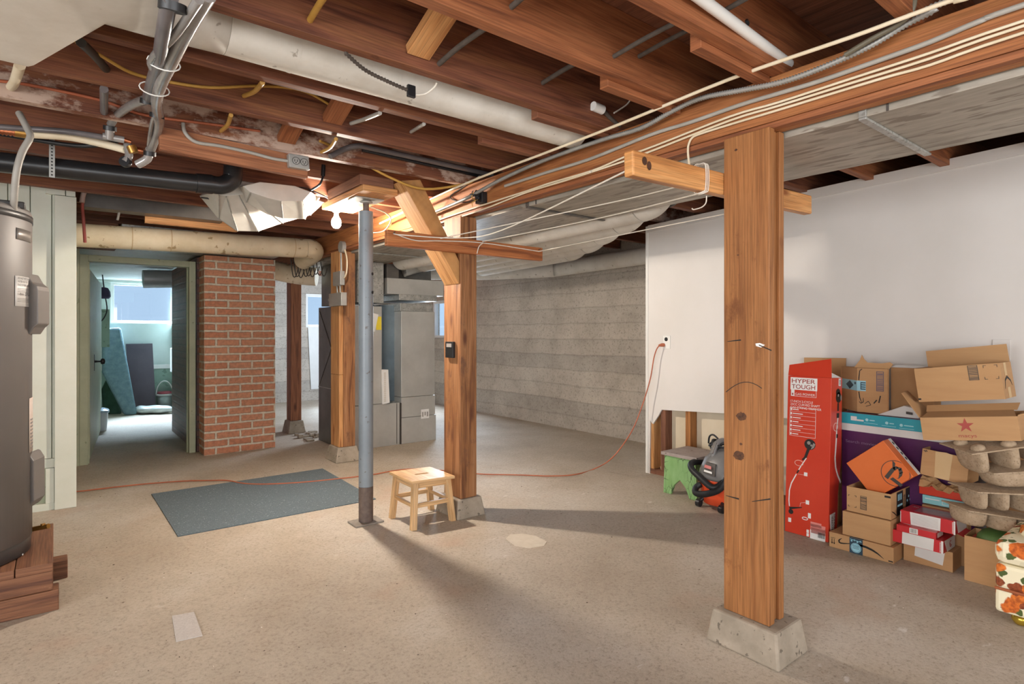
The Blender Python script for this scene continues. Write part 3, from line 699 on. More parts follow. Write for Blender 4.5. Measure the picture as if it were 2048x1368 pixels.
B(2.006, 2.115, 4.96, 5.155, 0.131, GB-0.001).build('main_timber', POSTD, t, bev=0.003)
fa = at((605, 866), Z=0)
footing(fa.x-0.13, fa.x+0.02, fa.y+0.03, fa.y+0.22, 0.14, 0.025, 'concrete footing of the red brown post beyond the chimney')
tag(B(fa.x-0.115, fa.x+0.005, fa.y+0.05, fa.y+0.2, 0.141, GB).build('timber_post', POSTR, bev=0.004), 'red brown post beyond the brick chimney', 'post')

# steel pole with screw jack, blocking on top
t = thing('steel_pole', 'blue grey adjustable steel pole in front of the stool', 'pole', (1.475, 3.299, 0))
MB().tube([(1.475, 3.299, 0.012), (1.475, 3.299, 0.22)], 0.043, 24).build('rusty_foot', RUST, t, label='rusty bottom end of the pole')
m = MB().tube([(1.475, 3.299, 0.221), (1.475, 3.299, 1.875)], 0.043, 24); m.build('tube', POLE, t)
MB().tube([(1.475, 3.299, 1.876), (1.475, 3.299, 1.945)], 0.018, 16).build('screw', RUST, t)
MB().lathe([(0.035, 0), (0.04, 0.004), (0.04, 0.01), (0.02, 0.016)], (1.475, 3.299, 1.925), (0, 0, 1), 20).build('collar', STEELG, t)
B(1.385, 1.565, 3.235, 3.365, 0.0, 0.011).build('base_plate', PLATEM, t, bev=0.004)
B(1.385, 1.565, 3.235, 3.365, 1.942, 1.950).build('head_plate', STEELG, t, bev=0.003)
zr = [at((731, q), T=3.5).z for q in (560, 600, 640)]
MB().tube([(1.475-0.043, 3.30, zr[1]-0.03), (1.475+0.046, 3.30-0.01, zr[1]-0.03)], 0.006, 8).build('pin', BLACK, t)
mm = MB()
for q in (548, 585):
    z = at((742, q), T=3.5).z; mm.tube([(1.475+0.036*0.6, 3.299-0.036*0.8, z), (1.475+0.046*0.6, 3.299-0.046*0.8, z)], 0.009, 12)
mm.build('bolt_hole_plugs', BLACK, t)
tag(B(1.37, 1.585, 3.10, 3.75, 1.951, 1.988).build('jack_plank', LUMB, bev=0.003), 'lower timber plank lying on the head of the steel pole', 'plank')
tag(B(1.36, 1.57, 3.12, 3.62, 1.989, 2.049).build('jack_block', STUDD, bev=0.004), 'dark old timber block above the plank on the steel pole', 'plank')

# clothesline arms on the posts
z0 = 1.655
t = thing('wooden_crossbar', 'pale wooden crossbar on the big front post with a knot at its end', 'crossbar', (2.0, 1.23, z0))
a0 = at((1250, 325), Y=1.25); a1 = at((1613, 403), Y=1.25)
MB().bar((a0.x, 1.236, 1.692), (a1.x-0.02, 1.236, 1.722), 0.04, 0.083).build('arm_board', ARML, t, bev=0.006)
af = Fr((a0.x, 1.215, 1.692), (1, 0, 0.026), (0, 0, 1))
for q in ((0.055, 0.012, 0.012, 0.014), (0.078, 0.0, 0.011, 0.015)): decal('knot', af, [disc(q[0], q[1], q[2], 12, q[3])], pm('knot_wood_dark', '#3d2416', '#5a3622', 40, 0.6), t.children[0], 0.0006, 0.0004)
m = MB()
for dx in (0, 0.009, 0.018): m.tube([(1.842+dx, 1.214, 1.66), (1.846+dx, 1.213, 1.70), (1.842+dx, 1.214, 1.755), (1.842+dx, 1.235, 1.760), (1.842+dx, 1.259, 1.755), (1.842+dx, 1.259, 1.665), (1.83+dx, 1.235, 1.652), (1.842+dx, 1.214, 1.66)], 0.0019, 6, spline=4)
m.tube(atY([(1413, 392), (1412, 405), (1404, 414), (1388, 419), (1384, 417)], 1.21), 0.0022, 6, spline=5)
tag(m.build('rope_loop', ROPE), 'loops of white cord wound around the front crossbar', 'cord')
t = thing('wooden_crossbar', 'reddish wooden crossbar in front of the middle post and brace', 'crossbar', (2.0, 2.98, 1.63))
q0 = at((772, 474), Y=2.98); q1 = at((1082, 507), Y=2.98)
B(q0.x, q1.x, 2.962, 3.000, 1.632, 1.720).build('arm_board', ARMW, t, bev=0.004)
for px in (787, 881, 965, 1077):
    p = at((px, 466+(px-787)*0.115), Y=2.962); MB().tube([p+Vector((0, 0.004, 0)), p+Vector((0, -0.02, 0.004))], 0.0022, 6).build('nail', IRON, t.children[0])

# ================================================================== DUCTS
# long white round duct in a joist bay and its boot at the left
t = thing('round_heating_duct', 'long white wrapped round duct across the ceiling with an angular boot at its left', 'duct', (1.0, 2.0, 2.02))
DYc, DZc, DR = 1.99, 2.125, 0.098
MB().tube([(0.421, DYc, DZc), (1.95, DYc, DZc)], DR, 28).build('duct_run', WRAP, t)
for x in (0.62, 0.98, 1.03, 1.62): MB().tube([(x, DYc, DZc), (x+0.012, DYc, DZc)], DR+0.0012, 28, caps=False).build('seam_band', WRAP, t.children[0])
# boot: round collar -> wide box that turns towards the camera and up
def ringpts(c, ux, uy, rx, ry, sq, n=28):
    out = []
    for k in range(n):
        a = 2*math.pi*(k+0.5)/n; ca, sa = math.cos(a), math.sin(a); e = 2/(2+sq*6)
        out.append(Vector(c)+Vector(ux)*rx*math.copysign(abs(ca)**e, ca)+Vector(uy)*ry*math.copysign(abs(sa)**e, sa))
    return out
rings = [ringpts((0.42, DYc, DZc), (0, 1, 0), (0, 0, 1), DR, DR, 0), ringpts((0.34, DYc-0.02, DZc-0.01), (-0.12, 1, 0), (0, 0, 1), DR*1.06, DR, 0.0),
         ringpts((0.24, DYc-0.13, DZc-0.05), (-0.3, 0.95, 0), (0, 0, 1), 0.13, 0.09, 0.2), ringpts((0.12, DYc-0.33, 2.01), (-0.1, 0.99, 0), (0, 0, 1), 0.20, 0.065, 1.0), ringpts((0.0, DYc-0.18, 1.992), (-0.12, 0.99, 0), (0, 0, 1), 0.420, 0.057, 5),
         ringpts((-0.012, DYc-0.18, 1.992), (-0.12, 0.99, 0), (0, 0, 1), 0.425, 0.062, 6), ringpts((-0.30, DYc-0.20, 1.992), (-0.1, 1, 0), (0, 0, 1), 0.425, 0.060, 6), ringpts((-0.95, DYc-0.25, 1.992), (0, 1, 0), (0, 0, 1), 0.425, 0.060, 6)]
MB().loft(rings).build('boot', WRAP, t)

# big flat galvanised trunk duct beside the girder
DB = 1.852; DX0, DX1 = 2.078, 2.672
t = thing('trunk_duct', 'big flat galvanised trunk duct running beside the girder towards the furnace', 'duct', (2.37, 3, DB))
B(DX0, DX1, -2.45, 6.6, DB, JB-0.003).build('duct_body', GALVD, t, bev=0.002)
for k, (p, q) in enumerate([((1735, 240), (1812, 312)), ((1050, 412), (1190, 447)), ((745, 505), (825, 520))]):
    y = at(p, Z=DB).y
    mm = B(DX0-0.006, DX1+0.025, y-0.012, y+0.012, DB-0.009, DB-0.0005); mm.box(DX0-0.008, DX0-0.0005, y-0.012, y+0.012, DB-0.0005, JB-0.03)
    mm.build('drive_cleat', GALV if k != 1 else GALVK, t, bev=0.002)
    mm = B(DX0-0.003, DX0-0.0005, y-0.075, y-0.068, DB, JB-0.03); mm.build('strap', INKG, t)

# white wrapped branch ducts fanning out beside the trunk
ends = [((1316, 424), 0), ((1268, 461), 1), ((1223, 481), 2), ((1194, 499), 3), ((1158, 517), 4)]
names = ['nearest the trunk duct with the highest elbow', 'second from the trunk duct', 'third, in the middle of the row', 'fourth, next to outermost', 'outermost towards the concrete wall']
for (p, k) in ends:
    xe = [2.80, 3.055, 3.305, 3.555, 3.815][k]; y = at(p, X=xe).y+0.12
    s = Vector((xe+0.02, 5.42, 1.905)); q = Vector((xe, y, 1.935)); RB = 0.116
    t = thing('branch_duct', 'white wrapped branch duct, '+names[k], 'duct', (xe, (s.y+q.y)/2, 1.80), 'row of white branch ducts')
    MB().tube([s, s.lerp(q, 0.5), q], RB, 24).build('duct_run', WRAP, t)
    MB().tube([q, q+Vector((0.0, -0.05, 0.008)), q+Vector((0.0, -0.10, 0.04)), q+Vector((0.0, -0.13, 0.11))], [RB, RB, RB*.98, RB*.95], 24, spline=4).build('elbow', WRAP, t)
    for f_ in (0.25, 0.62): c_ = s.lerp(q, f_); MB().tube([c_, c_+Vector((0, 0.02, 0))], RB+0.0015, 24, caps=False).build('seam_band', WRAP, t.children[0])
tag(MB().tube([(4.66, 1.5, 1.955), (4.66, 4.7, 1.90), (4.55, 5.15, 1.88), (4.0, 5.75, 1.865), (3.3, 6.1, 1.86)], 0.088, 20, spline=5).build('wall_duct', WRAP), 'white duct running along the top of the concrete wall', 'duct')
tag(MB().tube(atZ([(1175, 452), (1290, 423), (1342, 410), (1350, 398), (1328, 385), (1290, 378)], 1.99), 0.014, 8, spline=4).build('iron_gas_pipe', IRON), 'dark iron pipe with an elbow above the end of the drywall', 'pipe')

# cream wrapped duct over the doorway, with elbow and tail into the furnace
pl = at((150, 470), Y=5.25); pr_ = at((610, 497), Y=5.25)
t = thing('cream_wrapped_duct', 'cream wrapped round duct above the doorway and chimney', 'duct', (1.0, 5.25, 1.78))
MB().tube([pl-Vector((0.6, 0, 0.01)), pl, pr_], 0.086, 24).build('duct_run', WRAPY, t)
MB().tube([pr_, pr_+Vector((0.055, 0.008, 0.0)), pr_+Vector((0.10, 0.06, -0.01)), pr_+Vector((0.115, 0.16, -0.03)), pr_+Vector((0.115, 0.4, -0.06))], [0.086, 0.087, 0.087, 0.086, 0.085], 24, spline=4).build('elbow', WRAPY, t)
for px in (262, 340, 585): q = at((px, 480), Y=5.25); q = pl.lerp(pr_, (q.x-pl.x)/(pr_.x-pl.x)); MB().tube([q, q+Vector((0.006, 0, 0))], 0.0875, 24, caps=False).build('wrap_seam', pm('wrap_seam_dirt', '#b49a73', '#c0a680', 9, 0.8), t.children[0])
ql = at((553, 545), Y=6.3); qr = at((645, 556), Y=6.3)
tag(MB().tube([ql+Vector((-0.25, 0.1, 0.12)), ql+Vector((-0.05, 0, 0.03)), ql.lerp(qr, 0.4), (2.21, 6.2, qr.z)], 0.098, 24, spline=4).build('furnace_inlet_duct', WRAPY), 'cream duct elbow entering the furnace beyond the chimney', 'duct')
tag(B(0.42, 1.70, 5.60, 6.18, 1.875, 2.02).build('foil_faced_duct', GALV, bev=0.003), 'bright foil faced flat duct above the door frame', 'duct')
tag(B(0.12, 0.41, 5.75, 6.16, 1.86, 2.04).build('dark_blocking', STUDD), 'dark timber blocking above the left of the door frame', 'block')
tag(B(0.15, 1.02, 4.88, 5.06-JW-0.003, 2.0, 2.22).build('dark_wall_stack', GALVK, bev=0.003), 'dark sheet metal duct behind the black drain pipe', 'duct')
tag(B(0.52, 1.15, 5.02, 5.06, 1.955, 2.03).build('rough_lumber_strip', LUMB), 'rough lumber strip lying over the cream wrapped duct', 'strip')
# two gored sheet metal elbows under the joists
def px_ring(ps, Y): return atY(ps, Y)
def gored(name, nearp, farp, Y, D, lab, mat):
    """many-sided sheet metal elbow: outline in its own plane, depth along the joist direction"""
    t = thing(name, lab, 'duct', tuple(at(nearp[0], Y=Y)))
    return t
t = thing('gored_elbow', 'whitish segmented sheet metal elbow hanging lowest beside the black drain elbow', 'duct', (0.95, 4.3, 1.9))
Y1 = 3.98
outl = [(402, 392), (438, 436), (475, 462), (517, 463), (566, 446), (622, 430), (650, 405), (600, 376), (500, 362), (430, 372)]
P = atY(outl, Y1); Q = atY([(428, 384), (438, 390), (452, 392), (478, 390), (496, 388), (522, 386), (548, 380), (520, 368), (480, 362), (436, 366)], 3.70)
MB().loft([Q, P, [p+Vector((0, 0.05, 0.01)) for p in P]], smooth=False).build('elbow_body', GALVW, t, bev=0.002)
for k in (1, 2, 3, 4, 5):
    p, q = P[k]-Vector((0, 0.003, 0.003)), Q[k]-Vector((0, 0.003, 0.003)); MB().bar(p, q, 0.004, 0.005, (0, 0, 1)).build('gore_seam', GALV, t.children[0])
t = thing('offset_elbow', 'dusty rectangular sheet metal elbow just left of the lit bulb', 'duct', (1.2, 3.95, 1.95))
Y2 = 3.76
P = atY([(476, 376), (492, 404), (538, 430), (566, 437), (610, 438), (640, 396), (600, 378), (520, 366)], Y2); Q = atY([(486, 372), (500, 384), (536, 396), (562, 402), (606, 402), (622, 384), (590, 372), (520, 364)], 3.55)
MB().loft([Q, P, [p+Vector((0, 0.04, 0.01)) for p in P]], smooth=False).build('elbow_body', GALVW, t, bev=0.002)
for k in (1, 3, 4):
    MB().bar(P[k]-Vector((0, 0.003, 0.003)), Q[k]-Vector((0, 0.003, 0.003)), 0.004, 0.005, (0, 0, 1)).build('seam', GALV, t.children[0])
tag(MB().tube([at((806, 540), Y=5.66), at((850, 527), Y=5.64), at((905, 512), Y=5.62)], 0.078, 20, spline=4).build('plenum_pipe', WRAP), 'white pipe leaving the furnace plenum behind the middle post', 'duct')

# ================================================================== PIPES
t = thing('drain_pipe', 'black plastic drain pipe with an elbow turning up at its right end', 'pipe', (0.2, 3.55, 1.9))
p0 = at((-60, 318), Y=3.56); p1 = at((392, 366), Y=3.56); p2 = at((424, 369), Y=3.56)
MB().tube([p0-Vector((1.2, 0, 0.05)), p0, p1], 0.047, 22).build('pipe', ABS, t)
MB().tube([p1, p2], 0.053, 22).build('hub', ABS, t)
MB().tube([p2, p2+Vector((0.05, 0, 0.003)), p2+Vector((0.095, 0, 0.035)), p2+Vector((0.108, 0, 0.085)), p2+Vector((0.108, 0, 0.30))], [0.049, 0.049, 0.05, 0.05, 0.049], 22, spline=5).build('elbow', ABS, t)
b = at((104, 300), Y=3.555)
t2 = thing('pipe_hanger', 'perforated steel strap holding up the black drain pipe', 'strap', (b.x, 3.56, 1.9))
mm = MB(); mm.box(b.x-0.011, b.x+0.011, 3.498, 3.5, 1.88, 2.10); mm.build('strap', STEELG, t2)
fs = Fr((b.x-0.011, 3.498, 1.88), (1, 0, 0), (0, 0, 1))
decal('strap_holes', fs, [disc(0.011, 0.012+0.0155*k, 0.004, 8) for k in range(14)], INK, t2)

def pipe(name, pts, r, mat, lab, cat='pipe', sp=5, n=10, grp=None, ribs=None):
    return tag(MB().tube(pts, r, n, spline=sp, ribs=ribs).build(name, mat), lab, cat, grp)
# silver tubing bundle sagging from the near ceiling to the fittings
def path(ps): return [at(p, Y=y) for p, y in ps]
t = thing('tubing_bundle', 'bundle of shiny grey water tubes tied together and sagging below the joists', 'tubing', (0.4, 2.6, 2.0))
MB().tube(path([((415, -12), 1.5), ((375, 55), 1.68), ((343, 120), 1.93), ((322, 165), 2.18), ((313, 205), 2.5), ((318, 245), 2.85), ((305, 290), 3.1), ((300, 300), 3.15)]), 0.020, 12, spline=5).build('thick_tube', PEX, t)
MB().tube(path([((340, -5), 1.55), ((328, 60), 1.70), ((318, 120), 1.95), ((305, 160), 2.22), ((296, 195), 2.50)]), 0.018, 12, spline=5).build('second_tube', PEXD, t)
MB().tube(path([((398, 0), 1.5), ((350, 70), 1.71), ((310, 110), 1.9), ((302, 130), 2.02), ((313, 150), 2.15), ((305, 180), 2.35)]), 0.011, 8, spline=5).build('thin_tube', PEX, t)
MB().tube(path([((290, 200), 2.53), ((260, 212), 2.75), ((232, 232), 3.0), ((222, 248), 3.1)]), 0.017, 12, spline=5).build('branch_tube', PEX, t)
MB().tube(path([((318, 180), 2.5), ((316, 215), 2.7), ((304, 245), 2.85), ((297, 290), 3.1)]), 0.008, 8, spline=5).build('thin_tube', PEX, t)
for (p, y, r) in (((328, 126), 1.97, 0.042), ((309, 178), 2.29, 0.044)):
    c = at(p, Y=y); MB().tube([c+Vector((math.cos(a)*r, 0.0, math.sin(a)*r*0.5)) for a in [k*math.pi/8 for k in range(17)]], 0.0022, 6).build('cable_tie', DEVICE, t)
for (p, y, r) in (((296, 198), 2.525, 0.026), ((220, 252), 3.1, 0.026), ((314, 226), 2.72, 0.026), ((300, 303), 3.15, 0.026), ((345, 5), 1.57, 0.03)):
    c = at(p, Y=y); MB().tube([c, c+Vector((0, 0.006, -0.018))], r, 14).build('clamp_ring', BLACK, t)
t = thing('tee_fittings', 'cluster of grey pipe fittings and clamps where the shiny tubes end', 'fitting', (0.3, 3.2, 1.95))
for ps, r, mt, nm in ([[((220, 258), 3.1), ((219, 278), 3.12)], 0.018, PEX, 'tee'], [[((205, 272), 3.12), ((248, 280), 3.12)], 0.015, PEX, 'tee_run'], [[((255, 288), 3.2), ((258, 312), 3.2), ((250, 324), 3.2)], 0.017, PEX, 'elbow'],
                      [[((298, 305), 3.15), ((294, 318), 3.17), ((275, 329), 3.2)], 0.019, PEX, 'elbow'], [[((262, 298), 3.22), ((286, 303), 3.22)], 0.015, COPPER, 'coupling'], [[((246, 279), 3.12), ((262, 284), 3.12)], 0.008, COPPER, 'stub'], [[((262, 292), 3.18), ((268, 306), 3.18)], 0.020, BRASS, 'valve'], [[((248, 322), 3.19), ((254, 326), 3.21)], 0.024, BLACK, 'clamp']):
    MB().tube(path(ps), r, 12, spline=4).build(nm, mt, t)
pipe('grey_cable_run', path([((-60, 250), 3.3), ((40, 257), 3.3), ((130, 263), 3.25), ((215, 276), 3.14)]), 0.013, PEXD, 'dark grey tube running left from the tee fittings', 'tube')
t = thing('cream_tube', 'cream coloured tube with a coiled copper end at the left edge', 'tube', (0, 3.35, 1.95))
MB().tube(path([((56, 268), 3.32), ((140, 274), 3.32), ((215, 290), 3.28), ((252, 300), 3.22)]), 0.018, 12, spline=5).build('tube', CREAM, t)
MB().tube(path([((-40, 256), 3.32), ((32, 265), 3.32)]), 0.017, 12, ribs=(0.012, 0.003)).build('copper_coil', COPPER, t)
MB().tube(path([((30, 264), 3.32), ((58, 268), 3.32)]), 0.021, 8).build('brass_nut', BRASS, t)
pipe('black_loop_hose', path([((-30, 262), 3.4), ((90, 283), 3.38), ((170, 292), 3.36), ((235, 284), 3.3)]), 0.010, BLACK, 'thin black hose looping under the cream tube', 'hose')
t0 = at((28, 175), Y=3.0-JW)
pipe('conduit', path([((40, 130), 2.56), ((30, 162), 2.78), ((22, 174), 2.95)]), 0.016, CREAM, 'pale pipe passing through the whitewashed joist at far left', 'pipe')
pipe('conduit', path([((38, 226), 3.2), ((55, 258), 3.15), ((60, 275), 3.12), ((44, 305), 3.1), ((33, 345), 3.1), ((28, 400), 3.15), ((26, 430), 3.2)]), 0.013, GREYC, 'grey cable dropping down to the top of the water heater', 'cable')
pipe('conduit', path([((208, 178), 2.6), ((208, 224), 2.95)]), 0.014, PEXD, 'short dark pipe stub between two joists at the left', 'pipe')
pipe('conduit', path([((162, 85), 2.15), ((190, 112), 2.4), ((212, 138), 2.545)]), 0.014, IRON, 'dark pipe entering a joist hole right of the duct boot', 'pipe')
pipe('vent_pipe', path([((235, 440), 5.0), ((250, 375), 4.9)]), 0.008, GREYC, 'thin grey rod beside the dark metal duct', 'rod')
pipe('red_wire', path([((170, 485), 4.9), ((167, 440), 4.86), ((165, 405), 4.86), ((174, 370), 4.85)]), 0.010, pm('red_cable', '#8f4038', '#a04a40', 8, 0.5), 'red brown cable hanging beside the corner post', 'cable')
pipe('grey_elbow_tube', path([((164, 405), 4.84), ((168, 385), 4.84), ((182, 366), 4.84)]), 0.016, pm('dull_pink_tube', '#a58f86', '#b39c92', 8, 0.5), 'short dull tube above the red brown cable', 'tube')

# plastic pipe and cables at the top
wp0, wp1 = at((1385, -15), Z=2.10), at((1578, 128), Z=2.10)
pipe('white_plastic_pipe', [wp0+(wp0-wp1)*2.0, wp1], 0.017, DEVICE, 'white plastic pipe beside a joist at the top right', 'pipe', sp=0, n=14)
def rod(p, k, k2, r, lab, mt=CLOTHC):
    y0 = JY[k]-JW-0.004; a = at(p, Y=y0)
    return tag(MB().tube([(a.x, y0+0.03, a.z), (a.x-0.01, y0-0.15, a.z+0.005), (a.x, JY[k2]-0.01, a.z+0.012)], r, 8, spline=4).build('old_cable', mt), lab, 'cable', 'old cables through the joists')
rod((880, 128), 10, 9, 0.009, 'dark cable entering the dark red joist near its knot')
rod((1087, 166), 10, 9, 0.009, 'dark cable entering the dark red joist beside the girder end')
rod((1230, 113), 9, 8, 0.008, 'left of the two dark cables in the bright orange joist')
rod((1280, 113), 9, 8, 0.008, 'right of the two dark cables in the bright orange joist')
rod((1025, 14), 9, 8, 0.009, 'dark cable entering the bright orange joist at the top edge')
rod((622, 40), 10, 9, 0.010, 'yellowish cable entering the dark red joist at the top', YELC)
rod((1450, 22), 8, 7, 0.008, 'dark cable crossing behind the white plastic pipe')
pipe('black_cable', path([((1395, -10), 1.1), ((1440, 12), 1.1), ((1480, 25), 1.05), ((1492, 48), 1.0)]), 0.011, BLACK, 'black cable curling beside the white plastic pipe', 'cable')
pipe('yellow_cable', path([((150, 82), 2.3), ((200, 110), 2.4), ((262, 145), 2.5), ((330, 162), 2.53), ((420, 175), 2.54), ((520, 172), 2.54), ((600, 180), 2.54), ((652, 205), 2.545), ((672, 222), 2.55)]), 0.006, YELC, 'yellow cable draped along the joist under the white duct', 'cable')
pipe('yellow_cable', path([((640, 282), 2.9), ((690, 305), 3.0), ((780, 355), 3.0), ((850, 378), 2.98), ((930, 368), 2.94), ((945, 362), 2.9)]), 0.007, YELC, 'yellow cable hanging in front of the top of the diagonal brace', 'cable')
pipe('orange_cable', path([((-20, 160), 2.94), ((60, 170), 2.945), ((200, 200), 2.945), ((290, 230), 2.945), ((420, 248), 2.945), ((520, 262), 2.945)]), 0.006, ORCORD, 'orange brown cable along the whitewashed joist', 'cable')
def stub(a, b, ya, yb, lab): pipe('cable_stub', path([(a, ya), (((a[0]+b[0])/2+3, (a[1]+b[1])/2+4), (ya+yb)/2), (b, yb)]), 0.009, YELC, lab, 'cable', 4, 8, 'tan cable stubs')
stub((525, 165), (488, 192), 2.2, 2.54, 'tan cable stub in the joist below the white duct')
stub((462, 230), (442, 262), 2.6, 2.94, 'tan cable stub above the left part of the outlet board')
stub((672, 278), (643, 304), 2.6, 2.94, 'tan cable stub right of the ceiling outlet')
pipe('cable_stub', path([((760, 226), 2.2), ((730, 238), 2.4), ((702, 247), 2.545)]), 0.009, GREYC, 'grey cable stub below the middle of the white duct', 'cable', 4, 8, 'tan cable stubs')
pipe('cable_stub', path([((848, 248), 2.2), ((822, 264), 2.545)]), 0.008, GREYC, 'thin grey cable stub right of the middle of the white duct', 'cable', 0, 8, 'tan cable stubs')
t = thing('conduit_pair', 'shiny steel conduit with a bent left end running to the girder', 'conduit', (1.4, 3.0, 2.0))
MB().tube(path([((660, 313), 3.0-JW-0.03), ((690, 298), 2.93), ((715, 292), 2.90), ((740, 296), 2.9), ((860, 322), 2.9), ((985, 350), 2.9)]), 0.015, 10, spline=4).build('conduit', PEXD, t)
MB().tube(path([((725, 300), 2.93), ((850, 328), 2.93), ((960, 352), 2.93)]), 0.010, 8).build('cable', BLACK, t)
pipe('thin_wire', atY([(1095, 232), (1130, 240), (1180, 253), (1207, 265), (1219, 300), (1203, 330), (1180, 344)], 1.90), 0.004, ROPE, 'thin white wire looping from the joist down to the girder cables', 'wire')
t = thing('twisted_wire_splice', 'old twisted wires ending in a small black connector in front of the white duct', 'wire', (1.1, 1.9, 2.0))
MB().tube(path([((690, 105), 1.77), ((730, 140), 1.82), ((780, 165), 1.86), ((815, 180), 1.88)]), 0.006, 8, ribs=(0.014, 0.0015), spline=4).build('twisted_pair', CLOTHC, t)
c = at((822, 183), Y=1.88); MB().box(c.x-0.016, c.x+0.016, 1.872, 1.886, c.z-0.022, c.z+0.022).build('connector', BLACK, t, bev=0.003)
MB().tube(path([((828, 190), 1.88), ((850, 188), 1.87), ((868, 175), 1.85), ((874, 165), 1.83)]), 0.0035, 6, spline=4).build('loose_wire', ROPE, t)
t = thing('empty_lamp_socket', 'old white lamp socket on a dark cable near the girder', 'socket', (1.7, 1.7, 2.0))
c = at((1186, 212), Y=1.74); c2 = at((1205, 220), Y=1.74); MB().tube([c, c2], 0.02, 14).build('socket', DEVICE, t)
MB().tube([c2, at((1225, 240), Y=1.75), at((1240, 252), Y=1.755)], 0.009, 8, spline=3).build('cable', CLOTHC, t)
pipe('frayed_wire', path([((1264, 190), 1.74), ((1255, 208), 1.74), ((1228, 226), 1.74)]), 0.0035, ROPE, 'frayed white wire end hanging beside the lamp socket', 'wire')

# ================================================================== CABLES ON THE GIRDER
GXc = GX0-0.010
def gcable(name, ps, r, mat, lab, x=GXc, ribs=None, cat='cable', n=8):
    pts = atX(ps, x)
    if ps[0][0] > 1900: pts = [Vector((x, -1.6, pts[0].z)), Vector((x, -0.5, pts[0].z))]+pts
    return tag(MB().tube(pts, r, n, spline=4, ribs=ribs).build(name, mat), lab, cat)
gcable('cream_cable', [(2010, -30), (1900, 2), (1800, 38), (1700, 75), (1460, 158), (1240, 248), (1085, 308), (960, 355), (860, 399), (760, 447)], 0.0065, CREAM, 'cream cable stretched along the top of the girder', 1.865)
gcable('armoured_cable', [(1930, -12), (1870, 20), (1810, 50), (1740, 92), (1640, 137), (1560, 165), (1480, 181), (1400, 197), (1340, 225), (1280, 257), (1200, 281), (1085, 322), (1000, 360), (930, 398), (850, 432)], 0.0088, STEELG, 'ribbed steel armoured cable along the girder', 1.925, (0.010, 0.0020))
gcable('dark_girder_cable', [(1830, -12), (1824, 20), (1800, 46), (1740, 80), (1690, 110)], 0.008, pm('olive_cable', '#5d5646', '#6b6453', 8, 0.5), 'olive cable dropping from the joists beside the armoured cable', 1.90)
gcable('flat_grey_cable', [(2070, 2), (1960, 42), (1860, 84), (1760, 120), (1640, 162), (1560, 186), (1480, 210), (1380, 245), (1300, 270), (1180, 318), (1090, 346), (1010, 372)], 0.008, GREYC, 'flat grey cable stapled along the middle of the girder')
gcable('cream_cable', [(2070, 34), (1860, 106), (1700, 158), (1556, 205), (1460, 233), (1314, 290), (1249, 314), (1185, 341), (1100, 366), (1056, 381), (960, 412), (860, 446)], 0.0045, CREAM, 'upper of the three thin cream cables low on the girder')
gcable('cream_cable', [(2070, 44), (1860, 117), (1700, 167), (1556, 212), (1460, 241), (1298, 304), (1249, 322), (1150, 355), (1050, 386), (960, 421), (880, 446)], 0.0045, CREAM, 'middle one of the three thin cream cables on the girder')
gcable('cream_cable', [(2070, 58), (1860, 130), (1760, 158), (1560, 219), (1460, 249), (1400, 268), (1384, 276), (1377, 290), (1376, 305), (1378, 325), (1381, 338)], 0.0045, CREAM, 'lowest thin cream cable, turning down to the front crossbar')
gcable('girder_loop_cable', [(960, 352), (925, 375), (900, 395), (930, 405), (960, 395)], 0.004, CLOTHC, 'loose dark wire loop on the girder')
t = thing('open_junction_box', 'open black junction box full of wires on the girder', 'box', tuple(at((962, 395), X=GX0-0.03)))
c = at((962, 396), X=GX0-0.022); MB().box(GX0-0.04, GX0-0.0015, c.y-0.035, c.y+0.035, c.z-0.032, c.z+0.032).build('box', BLACK, t, bev=0.004)
mm = MB(); my = MB()
for k in range(16):
    a = R.uniform(0, 6.28); r = R.uniform(0.012, 0.055); s = c+Vector((-0.022, R.uniform(-.02, .02), R.uniform(-.02, .02))); e = s+Vector((-R.uniform(0.0, 0.03), math.cos(a)*r, math.sin(a)*r))
    (my if k % 7 == 0 else mm).tube([s, s.lerp(e, 0.5)+Vector((-0.02, 0, 0)), e], 0.0028, 6, spline=3)
mm.build('wires', BLKR, t); my.build('yellow_wires', YELC, t)
for a, b, l in (((1320, 70), (1324, 74), 0), ):
    pass

# clotheslines between the two arms
def line(pts, lab): tag(MB().tube(pts, 0.0032, 6, spline=6).build('clothesline', ROPE), lab, 'clothesline', 'white clotheslines between the posts')
A2 = 2.955
def a2(px, py): return at((px, py), Y=A2)
def a1p(px, py): return at((px, py), Y=1.26)
p = a2(787, 467); q = a1p(1252, 342)
line([p, p.lerp(q, 0.06)+Vector((0, 0, -0.02)), a2(900, 479).lerp(a1p(1100, 430), 0.12), at((1000, 462), Y=2.3), q], 'white line sagging from the left nail of the rear crossbar to the front crossbar')
line([a2(881, 477), at((1250, 399), Y=1.9), at((1448, 347), Y=1.275)], 'white line from the second nail of the rear crossbar')
line([a2(965, 483), at((1200, 436), Y=2.1), at((1460, 371), Y=1.275)], 'white line from the third nail crossing under the trunk duct')
line([a2(1077, 503), at((1290, 460), Y=2.1), at((1600, 398), Y=1.275)], 'white line from the right end of the rear crossbar')
line([a2(787, 467)+Vector((0, -0.004, 0)), a2(830, 481)+Vector((0, -.004, 0)), a2(880, 482)+Vector((0, -.004, 0)), a2(965, 486)+Vector((0, -.004, 0)), a2(1077, 503)+Vector((0, -.004, 0))], 'white line looped along the face of the rear crossbar')
line([a2(966, 486), a2(958, 493), a2(954, 507)], 'short loose end of white line hanging on the rear crossbar')

